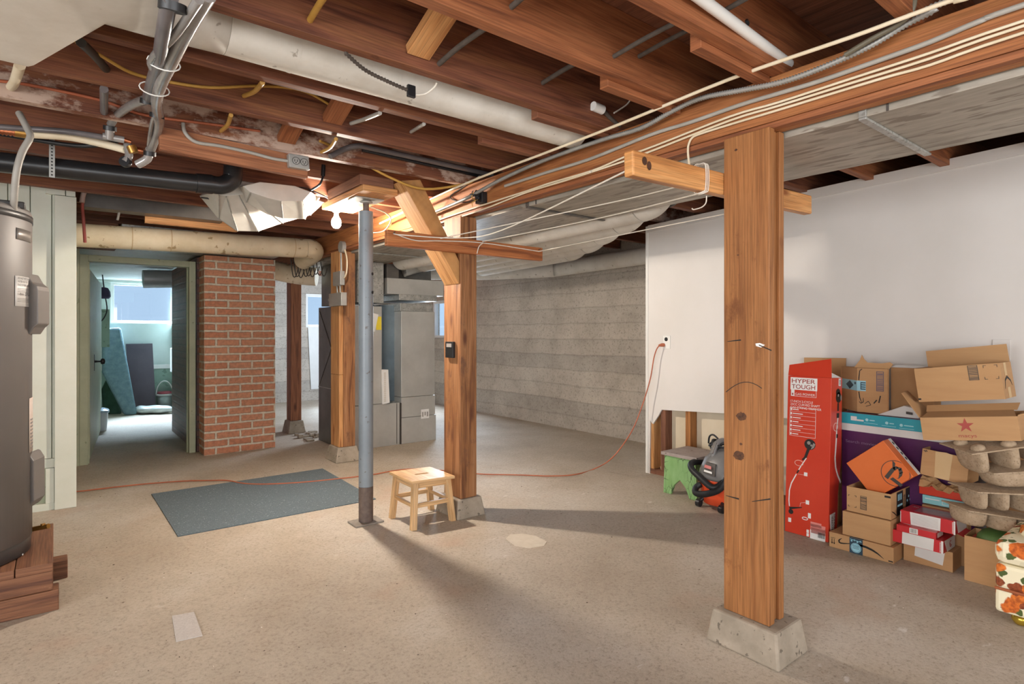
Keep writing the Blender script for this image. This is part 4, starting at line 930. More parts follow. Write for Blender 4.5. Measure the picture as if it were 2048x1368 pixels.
# ================================================================== ELECTRICS
t = thing('outlet_board', 'long orange board nailed under the joists with a metal outlet at its right end', 'board', (0.68, 2.97, 1.94))
P = [at(p, Y=2.956) for p in [(318, 251), (612, 313), (616, 356), (320, 298)]]
MB().frame(P[3], P[2]-P[3], (0, 0.04, 0), P[0]-P[3]).build('board', wood('outlet_board_wood', '#9a6242', '#ad7450', '#6e4029', 0.6), t, bev=0.002)
t = thing('ceiling_outlet', 'small metal outlet box with two sockets fixed to the hanging board', 'outlet', tuple(at((597, 322), Y=2.92)))
P = [at(p, Y=2.918) for p in [(577, 306), (618, 313), (620, 340), (579, 333)]]
MB().prism(P, (0, 0.036, 0)).build('box', STEELG, t, bev=0.004)
ff = Fr(P[3], P[2]-P[3], (0, 0, 1)); W_ = (P[2]-P[3]).length; H_ = (P[0]-P[3]).length
mm = [disc(W_*0.30, H_*0.5, H_*0.27, 16), disc(W_*0.70, H_*0.5, H_*0.27, 16)]
decal('sockets', ff, mm, STEELG, t.children[0], 0.0005, 0.004)
decal('slots', ff, [rect(W_*u-0.008, W_*u-0.005, H_*.42, H_*.6) for u in (.3, .7)]+[rect(W_*u+0.005, W_*u+0.008, H_*.42, H_*.6) for u in (.3, .7)]+[disc(W_*u, H_*.36, 0.003, 8) for u in (.3, .7)]+ring(W_*.3, H_*.5, H_*.28, 0.002)+ring(W_*.7, H_*.5, H_*.28, 0.002), INK, t.children[0], 0.0047, 0.0005)
pipe('outlet_cable', atY([(366, 246), (370, 265), (392, 284), (440, 292), (500, 305), (545, 317), (576, 322)], 2.946), 0.008, GREYC, 'grey cable curving along the board to the ceiling outlet', 'cable')
t = thing('bulb_fixture', 'lit bare bulb in a white ceiling holder', 'lamp', (BULB[0], 3.80, 1.84))
zt = at((676, 404), Y=3.80).z
B(BULB[0]-0.045, BULB[0]+0.045, 3.765, 3.835, zt-0.012, JB-0.002).build('mounting_block', STEELG, t, bev=0.004)
MB().lathe([(0.052, 0.028), (0.055, 0.02), (0.050, 0.012), (0.030, 0.004), (0.024, -0.002), (0.022, -0.03)][::-1], (BULB[0], BULB[1]+0.02, zt-0.042), n=28).build('holder', DEVICE, t)
MB().lathe([(0.002, -0.040), (0.018, -0.036), (0.030, -0.02), (0.033, 0.0), (0.029, 0.02), (0.018, 0.038), (0.0135, 0.052), (0.013, 0.075)], (BULB[0], BULB[1]+0.02, BULB[2]), n=28).build('bulb', BULBM, t)
# hanging wires near the bulb
pipe('bulb_wire', path([((402, 395), 3.9), ((440, 397), 3.85), ((500, 378), 3.7), ((540, 396), 3.72), ((585, 380), 3.72), ((610, 376), 3.74), ((660, 398), 3.76)]), 0.005, BLACK, 'thin black wire sagging towards the bulb holder', 'wire')
t = thing('hanging_switch', 'small black pull switch hanging right of the outlet board', 'switch', (1.25, 3.4, 1.95))
MB().tube(path([((647, 330), 3.36), ((646, 352), 3.36)]), 0.012, 10).build('body', BLACK, t)
MB().tube(path([((646, 352), 3.36), ((640, 368), 3.36), ((622, 380), 3.40)]), 0.006, 8, spline=3).build('wire', BLACK, t)
pipe('pole_wire', path([((735, 412), 3.5), ((770, 425), 3.5), ((782, 440), 3.5), ((768, 462), 3.55), ((745, 466), 3.6)]), 0.004, CREAM, 'thin wire looping right of the steel pole head', 'wire')
# switch boxes on the rear post
t = thing('switch_boxes', 'two grey metal electrical boxes joined by short conduits on the rear post', 'box', (1.93, 5.05, 1.4))
def xb(x0, x1, a, b): p, q = at(a, X=(x0+x1)/2), at(b, X=(x0+x1)/2); return B(x0, x1, min(p.y, q.y), max(p.y, q.y), min(p.z, q.z), max(p.z, q.z))
xb(1.925, 1.966, (670, 545), (685, 570)).build('electrical_box', STEELG, t, bev=0.003)
xb(1.915, 1.966, (663, 588), (688, 611)).build('electrical_box', STEELG, t, bev=0.003)
mm = MB()
for px in (674, 680): mm.tube(atX([(px, 571), (px+1, 589)], 1.948), 0.008, 8)
mm.tube(atX([(682, 506), (683, 548)], 1.955), 0.009, 8, spline=0); mm.build('conduit', STEELG, t)
mm = MB(); c = at((663, 600), X=1.935); mm.tube([c, c+Vector((0, 0.03, 0))], 0.022, 12); mm.build('disconnect_handle', STEELG, t)
t = thing('round_junction_box', 'round metal junction box with wires on the girder above the rear post', 'box', (1.95, 5.0, 1.85))
c = at((686, 494), X=1.975); MB().tube([(1.95, c.y, c.z), (1.9845, c.y, c.z)], 0.05, 20).build('box', STEELG, t)
MB().tube(atX([(690, 500), (694, 520), (693, 545), (688, 556)], 1.955), 0.007, 8, spline=4).build('wire', CREAM, t)
t = thing('wireless_receiver', 'small black wireless receiver fixed to the middle post', 'device', (1.95, 3.1, 1.0))
p, q = at((893, 683), X=1.955), at((908, 716), X=1.955)
B(1.945, 1.9642, q.y, p.y, q.z, p.z).build('case', BLACK, t, bev=0.003)
B(1.943, 1.9448, q.y+0.012, p.y-0.018, p.z-0.035, p.z-0.012).build('label', INKH, t)
# outlet on the drywall
t = thing('wall_outlet', 'white duplex outlet on the drywall with the orange cord plugged in', 'outlet', (WX, 2.85, 1.02))
p, q = at((1326, 671), X=WX), at((1341, 698), X=WX)
B(WX-0.007, WX-0.0008, q.y, p.y, q.z, p.z).build('cover_plate', DEVICE, t, bev=0.003)
fo = Fr((WX-0.007, p.y, q.z), (0, -1, 0), (0, 0, 1)); ow, oh = p.y-q.y, p.z-q.z
decal('socket_face', fo, [disc(ow*.5, oh*.72, 0.016, 16)], BLACK, t)
t = thing('blank_plate', 'white blank cover plate on the drywall behind the flap of the top carton', 'plate', (WX, 0.72, 1.0))
p, q = at((1985, 679), X=WX), at((2022, 720), X=WX)
B(WX-0.006, WX-0.0008, q.y, p.y, q.z, p.z).build('cover_plate', DRYW, t, bev=0.002)
tag(MB().prism([(WX-0.0012, 2.03+0.009*s, 1.395+0.002*abs(s)) for s in (-3, 0, 3)]+[(WX-0.0012, 2.03, 1.402)], (0.001, 0, 0)).build('wall_nick', INK), 'short dark nick in the drywall right of the front post', 'nick')
# orange extension cord
o0 = at((1326, 690), X=WX-0.02)
cord = [o0, at((1316, 694), X=WX-0.05), at((1308, 715), X=WX-0.06), at((1300, 760), X=WX-0.07), at((1283, 815), X=WX-0.10), at((1262, 865), X=3.62), at((1225, 915), X=3.45)]+atZ([(1190, 937), (1150, 949), (1100, 952), (1040, 950), (960, 948), (900, 942), (830, 938), (790, 941), (740, 950), (680, 957), (610, 964), (540, 968), (490, 967), (455, 961), (420, 961), (370, 962), (300, 967), (240, 973), (155, 983), (120, 985)], 0.009)
for i, (pp_, zz) in enumerate(zip(cord, [None]*len(cord))): pass
t = thing('extension_cord', 'orange extension cord hanging from the wall outlet and snaking across the floor', 'cord', (2.5, 4.0, 0))
MB().tube(cord, 0.0048, 8, spline=6).build('cable', ORCORD, t)
MB().tube([o0+Vector((0.012, 0, 0)), o0+Vector((-0.01, 0.006, 0)), o0+Vector((-0.03, 0.02, -0.004))], [0.014, 0.014, 0.007], 12).build('plug', ORCORD, t)

# ================================================================== FURNACE
FY = 5.38
def fx(px): return at((px, 700), Y=FY).x
def fz(py): return at((800, py), Y=FY).z
t = thing('furnace', 'sheet steel furnace with dark flank and yellow label behind the steel pole', 'furnace', (2.7, 5.8, 0))
rx0, rx1 = fx(803), fx(872)
zt = fz(622)
B(rx0, rx1, FY, 6.05, 0.0, fz(836)-0.003).build('return_base', GALVF, t, bev=0.003)
B(rx0, rx1-0.008, FY+0.004, 6.05, fz(836), fz(795)-0.003).build('return_collar', GALVF, t, bev=0.003)
B(rx0, rx1-0.012, FY+0.006, 6.05, fz(795), zt).build('return_tower', GALVF, t, bev=0.003)
B(rx0-0.004, rx1-0.03, FY+0.02, 6.05, zt+0.001, fz(606)).build('return_cap', GALV, t, bev=0.003)
B(fx(800), fx(876), FY+0.02, 6.05, fz(598)-0.01, fz(588)).build('plenum_collar', GALV, t, bev=0.003)
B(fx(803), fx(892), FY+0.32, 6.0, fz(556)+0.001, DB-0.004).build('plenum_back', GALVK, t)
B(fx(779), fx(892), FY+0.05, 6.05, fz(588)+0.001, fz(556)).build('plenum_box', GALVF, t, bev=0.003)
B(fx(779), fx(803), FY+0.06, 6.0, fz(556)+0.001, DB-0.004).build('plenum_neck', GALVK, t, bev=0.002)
lx0, lx1 = 2.205, fx(764)
B(lx0, fx(800)-0.003, FY, 6.12, 0.0, fz(805)).build('cabinet', GALVF, t, bev=0.003)
mm = B(fx(793), fx(794.2), FY-0.002, FY-0.0005, 0.01, fz(806)); mm.box(fx(801.5)-0.004, rx0-0.0005, FY-0.002, FY+0.02, 0.0, fz(806)); mm.build('door_seam', INKG, t)
B(lx0, lx1, FY+0.004, 6.12, fz(805)+0.003, fz(614)).build('cabinet', GALVF, t, bev=0.003)
B(fx(717), fx(770), FY+0.03, 6.0, fz(607), DB-0.004).build('supply_plenum', GALV, t, bev=0.003)
B(fx(775), rx0, FY+0.16, 6.0, fz(806), fz(610)).build('inner_panel', pm('blue_grey_inner_steel', '#5e6d78', '#74848e', 3, 0.35, 0.5), t)
# dark flank with stamped cross and seam
FX = lx0-0.004
zs_ = at((660, 777), X=FX).z
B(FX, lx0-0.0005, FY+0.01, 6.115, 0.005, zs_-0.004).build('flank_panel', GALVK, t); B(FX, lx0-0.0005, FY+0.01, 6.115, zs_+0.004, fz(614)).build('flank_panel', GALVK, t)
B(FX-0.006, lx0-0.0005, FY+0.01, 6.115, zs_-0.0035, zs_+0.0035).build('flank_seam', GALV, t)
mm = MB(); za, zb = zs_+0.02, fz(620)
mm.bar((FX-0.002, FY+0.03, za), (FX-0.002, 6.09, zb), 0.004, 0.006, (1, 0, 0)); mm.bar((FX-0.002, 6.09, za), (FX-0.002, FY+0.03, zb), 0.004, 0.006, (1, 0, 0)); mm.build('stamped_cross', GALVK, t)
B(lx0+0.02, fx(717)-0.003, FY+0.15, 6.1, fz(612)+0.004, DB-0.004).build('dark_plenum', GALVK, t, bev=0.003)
ff = Fr((lx1+0.0, FY, 0), (1, 0, 0), (0, 0, 1))
# label, paper and filter
B(fx(752.5)+0.0, fx(763), FY+0.0025, FY+0.0035, fz(660), fz(634)).build('yellow_label', pm('yellow_label', '#d8bf2c', '#e2cb3c', 5, 0.5), t, label='yellow sticker')
MB().prism([(fx(742), FY+0.0005, fz(665)), (fx(750), FY+0.0005, fz(663)), (fx(757), FY+0.0005, fz(630)), (fx(742), FY+0.0005, fz(626))], (0, 0.002, 0)).build('paper_tag', CARDW, t)
B(fx(842), fx(858), FY-0.0015, FY-0.0003, fz(842), fz(823)).build('rating_label', CARDW, t)
fr = Fr((fx(842), FY-0.0015, fz(842)), (1, 0, 0), (0, 0, 1))
decal('rating_print', fr, [rect(0.012+0.028*k, 0.028+0.028*k, 0.02+0.012*(k % 2), 0.07) for k in range(3)], INKH, t)
t = thing('air_filter', 'white furnace air filter stuck upright in the furnace slot', 'filter', (fx(770), FY-0.02, fz(805)))
P = [(fx(763), FY-0.03, fz(805)), (fx(777), FY-0.03, fz(803)), (fx(774), FY-0.03, fz(738)), (fx(761), FY-0.03, fz(737))]
MB().prism(P, (0, 0.028, 0)).build('frame', CARDW, t, bev=0.002)
mm = MB(); n = 16
for k in range(n):
    z = fz(800)+(fz(742)-fz(800))*k/n; mm.box(fx(765), fx(769), FY-0.034, FY-0.0305, z, z+0.012)
mm.build('pleats', WRAP, t)
t = thing('wire_bunch', 'bunched dark wires hanging under the cream elbow', 'wire', (1.95, 5.6, 1.72))
mm = MB()
for k in range(9):
    p = at((583+7*k+R.uniform(-3, 3), 543+R.uniform(-3, 5)), Y=5.75); mm.tube([p+Vector((0, 0, 0.14)), p+Vector((0.02, 0, -0.02)), p+Vector((0.05, 0.01, -0.03)), p+Vector((0.07, 0, 0.04))], 0.005, 6, spline=4)
mm.build('wires', CLOTHC, t)
tag(MB().prism(atY([(616, 655), (643, 655), (643, 777), (622, 779)], FWY-0.012), (0, 0.006, 0)).build('white_sheet', CARDW), 'long white sheet hanging under the far small window', 'sheet')
gp = atZ([(602, 868), (632, 862), (636, 880), (622, 884)], 0.0); 
mm = MB()
for k in range(14):
    p = gp[0].lerp(gp[2], R.random())+Vector((R.uniform(-.1, .1), R.uniform(-.15, .15), 0)); s_ = R.uniform(.02, .045); mm.box(p.x-s_, p.x+s_, p.y-s_*.8, p.y+s_*.8, 0.0005, R.uniform(.015, .04))
o = tag(mm.build('debris_heap', FOOT, bev=0.006), 'small heap of rubble on the floor at the dark flank of the furnace', 'rubble'); o['kind'] = 'stuff'

# ================================================================== WATER HEATER ON ITS TIMBER PLATFORM
HX, HY_, HR = -0.395, 3.34, 0.316
t = thing('water_heater', 'tall grey electric water heater at the left edge', 'water heater', (HX, HY_, 0.201))
MB().lathe([(HR-0.012, 0.0), (HR-0.004, 0.004), (HR-0.004, 0.06), (HR-0.004, 0.062)], (HX, HY_, 0.201), n=64).build('base_ring', HEATERC, t)
MB().lathe([(HR, 0.0), (HR, 1.40), (HR-0.004, 1.412)], (HX, HY_, 0.264), n=64).build('tank_jacket', HEATER, t)
MB().lathe([(HR+0.003, 0), (HR+0.003, 0.028), (HR-0.02, 0.04), (0.01, 0.044)], (HX, HY_, 1.625), n=64).build('top_cap', HEATERC, t)
def hp(px, py):
    """point on the heater jacket seen at a pixel"""
    d = ray(px, py); a = d[0]**2+d[1]**2; b = -2*(d[0]*HX+d[1]*HY_); c = HX**2+HY_**2-(HR+0.001)**2
    disc_ = b*b-4*a*c; q = (-b-math.sqrt(max(disc_, 0)))/(2*a); return Vector((d[0]*q, d[1]*q, HC+d[2]*q))
def wrapq(m, px0, px1, py0, py1, off=0.0018, n=8):
    p, q = hp(px0, (py0+py1)/2), hp(px1, (py0+py1)/2)
    a0 = math.atan2(p.y-HY_, p.x-HX); a1 = math.atan2(q.y-HY_, q.x-HX)
    zt_, zb_ = hp(px0, py0).z, hp(px0, py1).z
    for k in range(n):
        b0, b1 = a0+(a1-a0)*k/n, a0+(a1-a0)*(k+1)/n; r = HR+off
        m.face([(HX+r*math.cos(b0), HY_+r*math.sin(b0), zb_), (HX+r*math.cos(b1), HY_+r*math.sin(b1), zb_), (HX+r*math.cos(b1), HY_+r*math.sin(b1), zt_), (HX+r*math.cos(b0), HY_+r*math.sin(b0), zt_)], None, 0, True)
    return m
wl = wrapq(MB(), 30, 58, 551, 612).build('warning_label', CARDW, t, solid=0.0006, weld=True)
def hl(px0, px1, py0, py1, m): return wrapq(m, px0, px1, py0, py1, 0.0028, 4)
def hfr(px0, px1, py):
    p, q = hp(px0, py), hp(px1, py); return Fr(p+(p-Vector((HX, HY_, p.z))).normalized()*0.004, Vector((q.x-p.x, q.y-p.y, 0)), (0, 0, 1)), (q-p).length
for py, s_, hh in ((557.5, 'DO NOT RETURN', 0.0065), (564.2, 'WATER HEATER TO', 0.0065), (571, 'PLACE OF PURCHASE', 0.0065), (590, '1-866-275-', 0.0085)):
    f_, W_ = hfr(32, 56.5, py); text('label_text', f_, 0.002, 0, hh*1.35, s_, INK, wl, W_-0.004, h=0.002)
for py in (576, 579, 582, 596, 599, 602): hl(34, 56, py, py+0.9, MB()).build('label_line', INKH, wl, solid=0.0004, weld=True)
el = wrapq(MB(), 58, 65.0, 797, 906).build('energy_label', pm('beige_label', '#cdbdb0', '#d6c7bb', 4, 0.5), t, solid=0.0006, weld=True)
mm = MB()
for k in range(9): hl(60, 64.6, 838+k*7, 841+k*7, mm)
mm.build('energy_label_print', INKH, el, solid=0.0004, weld=True)
mm = MB(); wrapq(mm, 33, 62, 455, 478, 0.002); mm.build('name_badge', pm('silver_badge', '#8f8a84', '#a39d97', 5, 0.35, 0.4), t, solid=0.0008, weld=True)
# element covers standing off the right flank
def cover(name, ps, T0):
    P = [at(p, T=T0) for p in ps]; d = Vector((0.35, 0.94, 0)); m = MB(); m.prism([p-d*0.055 for p in P], d*0.11); return m.build(name, HEATERC if False else HEATER, t, bev=0.008)
cover('element_cover', [(62, 548), (66, 549), (76, 566), (86, 574), (88, 582), (88, 648), (80, 655), (70, 669), (62, 667)], 2.56)
cover('element_cover', [(63, 902), (70, 903), (79, 917), (80, 995), (72, 1006), (64, 1013)], 2.58)
p = at((70, 1058), T=2.62); q = at((97, 1052), T=2.60)
MB().tube([p-Vector((0.03, 0, 0)), q], 0.011, 10).build('drain_valve', BRASS, t); MB().tube([at((86, 1054), T=2.6), at((86, 1047), T=2.6)], 0.009, 8).build('valve_knob', BRASS, t)
p = hp(45, 1109)
MB().lathe([(0.004, 0), (0.004, 0.002), (0.001, 0.003)], hp(45, 1109), (p-Vector((HX, HY_, p.z))).normalized(), 8).build('screw', DEVICE, t)
B(-0.24, -0.10, 3.2, 3.33, 1.67, 1.70).build('junction_lid', HEATERC, t, bev=0.006)
lab = [('platform_beam', -1.0, 0.013, 3.05, 3.14, 0.0, 0.085, 'lowest timber of the heater platform, facing the room'),
       ('platform_beam', -1.0, 0.047, 3.42, 3.51, 0.0, 0.085, 'timber end sticking out behind the heater platform'),
       ('platform_beam', -1.0, -0.006, 3.055, 3.145, 0.086, 0.165, 'upper front timber of the heater platform'),
       ('platform_beam', -1.0, -0.006, 3.50, 3.59, 0.086, 0.165, 'rear timber under the heater platform boards')]
for n_, x0, x1, y0, y1, z0, z1, l in lab: tag(B(x0, x1, y0, y1, z0, z1).build(n_, PLATW, bev=0.004), l, 'timber', 'timbers of the heater platform')
for k, (x0, x1, l) in enumerate([(-0.125, -0.006, 'rightmost board on top of the heater platform'), (-0.26, -0.128, 'second board from the right on the heater platform'), (-0.40, -0.263, 'third board of the heater platform under the tank'), (-0.54, -0.403, 'fourth board of the heater platform under the tank')]):
    tag(B(x0, x1, 3.05-0.004*k, 3.68, 0.166, 0.2).build('platform_board', PLATW, bev=0.003), l, 'board', 'boards on top of the heater platform')

# ================================================================== FLOOR THINGS
tag(MB().prism(atZ([(303, 989), (645, 938), (752, 999), (356, 1074)], 0.0005), (0, 0, 0.005)).build('floor_mat', RUG), 'blue grey carpet mat lying on the concrete floor', 'mat')
tag(MB().prism(atZ([(344, 1233), (388, 1225), (405, 1272), (352, 1284)], 0.0005), (0, 0, 0.003)).build('floor_patch', pm('grey_tile_scrap', '#b3aba4', '#c4bdb6', 160, 0.8)), 'small square grey scrap stuck to the floor at lower left', 'scrap')
tag(MB().prism(atZ([(1012, 1078), (1020, 1070), (1045, 1068), (1072, 1073), (1094, 1084), (1088, 1092), (1060, 1097), (1030, 1092)], 0.0002), (0, 0, 0.003)).build('floor_patch', pm('pale_mortar', '#c9bda9', '#d2c7b5', 20, 0.85)), 'pale oval mortar patch on the floor right of the stool', 'patch')

# wooden stool with a hand slot
t = thing('step_stool', 'small light wooden stool with a hand slot beside the middle post', 'stool', (1.77, 3.13, 0))
ZS = at((825, 964), X=1.625).z
S4 = [at(p, Z=ZS) for p in [(779, 944), (858, 931), (911, 952), (825, 964)]]   # left, back, right, front
c = sum(S4, Vector())/4; ux = (S4[2]-S4[3]); uy = (S4[0]-S4[3]); L1, L2 = ux.length, uy.length; ux.normalize(); uy.normalize()
def sp_(a, b, z): return c+ux*a+uy*b+Vector((0, 0, z-ZS))
m = MB(); a, b, sa, sb, th = L1/2, L2/2, L1*0.10, L2*0.05, 0.018
sa, sb = 0.042, 0.010
O = [(-a, -b), (a, -b), (a, b), (-a, b)]; I = [(-sa, -sb), (sa, -sb), (sa, sb), (-sa, sb)]
for z in (ZS-th, ZS):
    pass
V = [sp_(x, y, z) for z in (ZS-th, ZS) for x, y in O+I]
uvO = [(x*0.9+3, y+5) for x, y in O+I]
Fs = []; U = []
for k in range(4):
    j = (k+1) % 4
    Fs.append((8+k, 8+j, 12+j, 12+k)); U.append([(uvO[i][1], uvO[i][0]) for i in (k, j, 4+j, 4+k)])
    Fs.append((k, 4+k, 4+j, j)); U.append([(uvO[i][1], uvO[i][0]) for i in (k, 4+k, 4+j, j)])
    Fs.append((k, j, 8+j, 8+k)); U.append([(uvO[k][1], 0), (uvO[j][1], 0), (uvO[j][1], .02), (uvO[k][1], .02)])
    Fs.append((4+k, 12+k, 12+j, 4+j)); U.append([(0, 0), (0, .02), (.1, .02), (.1, 0)])
m.mesh(V, Fs, U); m.build('seat', STOOLW, t, bev=0.003)
LF = {}
for nm, q, sx, sy in (('front', (826, 1061), -1, -1), ('left', (782, 1036), -1, 1), ('right', (907, 1041), 1, -1), ('back', (863, 1018), 1, 1)):
    f = at(q, Z=0); top = sp_(sx*(a-0.033), sy*(b-0.033), ZS-th-0.001)
    f = f+(c-f).normalized()*0.012; f.z = 0
    LF[nm] = (f, top)
    MB().frame(f-ux*0.016-uy*0.016, ux*0.032, uy*0.032, top-f).build('leg', STOOLW, t, bev=0.002)
def rail(n1, n2, k, h, nm):
    p = LF[n1][0].lerp(LF[n1][1], k); q = LF[n2][0].lerp(LF[n2][1], k); d = (q-p).normalized()*0.012
    MB().bar(p+d, q-d, 0.014, h).build(nm, STOOLW, t, bev=0.002)
rail('front', 'right', 0.50, 0.026, 'stretcher'); rail('left', 'back', 0.50, 0.026, 'stretcher'); rail('front', 'left', 0.50, 0.022, 'stretcher'); rail('right', 'back', 0.50, 0.022, 'stretcher')
rail('front', 'right', 0.93, 0.030, 'apron'); rail('left', 'back', 0.93, 0.030, 'apron'); rail('front', 'left', 0.93, 0.030, 'apron'); rail('right', 'back', 0.93, 0.030, 'apron')

# crackled green step stool
t = thing('step_bench', 'old green step stool with crackled paint and a mauve top', 'stool', (3.52, 2.47, 0))
gx = 3.43
Pb = [at(p, X=gx) for p in [(1328, 908), (1392, 914), (1396, 1000), (1376, 1000), (1369, 975), (1357, 962), (1347, 972), (1345, 989), (1330, 985)]]
gy0, gy1 = Pb[1].y-0.0, Pb[0].y; zt = 0.272
def endp(x):
    w_ = gy1-gy0; pts = [(gy1-0.005, zt), (gy0+0.005, zt), (gy0-0.008, 0), (gy0+w_*0.20, 0), (gy0+w_*0.32, 0.07), (gy0+w_*0.5, 0.115), (gy0+w_*0.68, 0.07), (gy0+w_*0.78, 0), (gy1+0.006, 0)]
    return [(x, y, z) for y, z in pts]
MB().prism(endp(gx), (0.02, 0, 0)).build('end_board', CRACK, t, bev=0.002)
MB().prism(endp(gx+0.27), (0.02, 0, 0)).build('end_board', CRACK, t, bev=0.002)
B(gx+0.021, gx+0.269, gy0+0.02, gy0+0.034, zt-0.06, zt-0.002).build('apron', CRACK, t, bev=0.002)
B(gx+0.021, gx+0.269, gy1-0.034, gy1-0.02, zt-0.06, zt-0.002).build('apron', CRACK, t, bev=0.002)
B(gx-0.018, gx+0.30, gy0-0.015, gy1+0.015, zt+0.001, zt+0.024).build('seat', STOOLT, t, bev=0.003)

# shop vacuum
t = thing('shop_vacuum', 'grey and orange red wet dry vacuum with a black hose wrapped around it', 'vacuum', (3.42, 2.17, 0))
vx, vy = 3.47, 2.140
def sq(cx, cy, z, rx, ry, e=3.2, n=32): return [Vector((cx+rx*math.copysign(abs(math.cos(2*math.pi*k/n))**(2/e), math.cos(2*math.pi*k/n)), cy+ry*math.copysign(abs(math.sin(2*math.pi*k/n))**(2/e), math.sin(2*math.pi*k/n)), z)) for k in range(n)]
MB().loft([sq(vx, vy, 0.022, 0.115, 0.105), sq(vx, vy, 0.03, 0.125, 0.115), sq(vx, vy, 0.10, 0.14, 0.13), sq(vx, vy, 0.185, 0.15, 0.142), sq(vx, vy, 0.192, 0.147, 0.139)]).build('drum', VACO, t)
MB().loft([sq(vx, vy, 0.193, 0.154, 0.146), sq(vx, vy, 0.21, 0.154, 0.146), sq(vx, vy, 0.25, 0.150, 0.140, 2.6), sq(vx, vy, 0.32, 0.125, 0.115, 2.4), sq(vx+0.01, vy, 0.365, 0.085, 0.075, 2.2), sq(vx+0.02, vy, 0.382, 0.05, 0.045, 2.2)]).build('motor_head', VACG, t)
hd = [(vx-0.085, vy+0.035, 0.325), (vx-0.075, vy+0.03, 0.385), (vx-0.045, vy+0.02, 0.425), (vx-0.005, vy+0.008, 0.432), (vx+0.035, vy-0.005, 0.405), (vx+0.055, vy-0.012, 0.355)]
MB().tube(hd, [0.022, 0.019, 0.018, 0.018, 0.019, 0.022], 10, spline=5).build('carry_handle', VACG, t)
MB().prism([(vx-0.103, vy+0.044, 0.355), (vx-0.102, vy+0.022, 0.355), (vx-0.072, vy+0.012, 0.425), (vx-0.074, vy+0.034, 0.425)], (-0.004, 0, 0.002)).build('grip_inlay', VACD, t)
MB().prism([(vx-0.149, vy+0.055, 0.235), (vx-0.152, vy-0.03, 0.225), (vx-0.133, vy-0.025, 0.30), (vx-0.130, vy+0.045, 0.305)], (-0.012, 0, 0)).build('name_panel', VACD, t)
MB().prism([(vx-0.1625, vy+0.046, 0.272), (vx-0.164, vy-0.006, 0.268), (vx-0.1605, vy-0.004, 0.287), (vx-0.159, vy+0.043, 0.291)], (-0.0015, 0, 0)).build('red_sticker', pm('pink_red_sticker', '#c4706a', '#d08580', 9, 0.5), t)
MB().prism([(vx-0.164, vy+0.048, 0.246), (vx-0.1655, vy-0.012, 0.241), (vx-0.1635, vy-0.01, 0.253), (vx-0.162, vy+0.046, 0.258)], (-0.0015, 0, 0)).build('white_sticker', DEVICE, t)
for k, (dx, dy) in enumerate(((-0.135, 0.105), (-0.15, -0.07), (0.11, -0.12), (0.11, 0.12))):
    w0 = Vector((vx+dx, vy+dy, 0.026)); m = MB().tube([w0-Vector((0, 0.013, 0)), w0+Vector((0, 0.013, 0))], 0.0255, 18); m.tube([w0+Vector((0, 0, 0.012)), (vx+dx*0.8, vy+dy*0.85, 0.055)], 0.013, 8); m.build('caster', BLACK, t)
hs = [at((1465, 935), X=3.40), at((1445, 965), X=3.33), at((1425, 975), X=3.285), at((1400, 955), X=3.285), at((1383, 937), X=3.31), at((1386, 925), X=3.38), Vector((3.56, vy+0.175, 0.25)), Vector((3.66, vy+0.05, 0.235)), Vector((3.62, vy-0.15, 0.23)), Vector((3.45, vy-0.19, 0.215)), at((1462, 950), X=3.30), at((1440, 978), X=3.265), at((1412, 988), X=3.265), at((1392, 986), X=3.28), at((1392, 975), X=3.31), at((1402, 968), X=3.335)]
MB().tube(hs, 0.0195, 12, spline=10, ribs=(0.009, 0.0016)).build('hose', BLKR, t)
mm = MB()
for k in range(5):
    cc = Vector((vx+0.055, vy+0.015, 0.385+0.013*(k % 3))); r_ = 0.080+0.010*k
    mm.tube([cc+Vector((math.cos(q*math.pi/8)*r_, math.sin(q*math.pi/8)*r_*0.95, 0.012*math.sin(q*1.3+k))) for q in range(17)], 0.0055, 7, spline=2)
mm.tube([Vector((vx+0.0, vy+0.12, 0.40)), Vector((vx-0.02, vy+0.10, 0.45)), Vector((vx-0.03, vy+0.06, 0.465)), Vector((vx-0.01, vy+0.02, 0.42))], 0.006, 7, spline=4)
mm.build('power_cord', BLKR, t)

# floral ottoman / hassock at the right edge
t = thing('floral_ottoman', 'upholstered ottoman with orange and brown flowers at the right edge', 'ottoman', (2.9, 0.36, 0))
oc = at((2030, 1254), X=2.95); ox0, oy1 = 2.93, 0.625
def rbox(x0, x1, y0, y1, z0, z1, rx): return MB().box(x0, x1, y0, y1, z0, z1)
rbox(ox0, ox0+0.46, oy1-0.46, oy1, 0.045, 0.137, 0).build('skirt', FLORAL, t, bev=0.012)
rbox(ox0, ox0+0.46, oy1-0.46, oy1, 0.1385, 0.235, 0).build('body', FLORAL, t, bev=0.015)
rbox(ox0-0.004, ox0+0.464, oy1-0.464, oy1+0.004, 0.2365, 0.33, 0).build('cushion', FLORAL, t, bev=0.03)
MB().lathe([(0.20, 0.0), (0.19, 0.03), (0.13, 0.055), (0.03, 0.07)], (ox0+0.23, oy1-0.23, 0.325), n=32).build('domed_top', FLORAL, t)
mm = MB(); zz = 0.1378
mm.tube([(ox0, oy1, zz), (ox0, oy1-0.46, zz), (ox0+0.46, oy1-0.46, zz)], 0.006, 8); mm.build('piping', pm('rust_piping', '#8f4a2a', '#a05a34', 20, 0.8), t)
for dx, dy in ((0.05, -0.07), (0.41, -0.05), (0.05, -0.41), (0.41, -0.41)):
    MB().lathe([(0.004, 0.0), (0.02, 0.004), (0.030, 0.02), (0.028, 0.034), (0.015, 0.046)], (ox0+dx, oy1+dy, 0.0), n=20).build('ball_foot', GOLD, t)

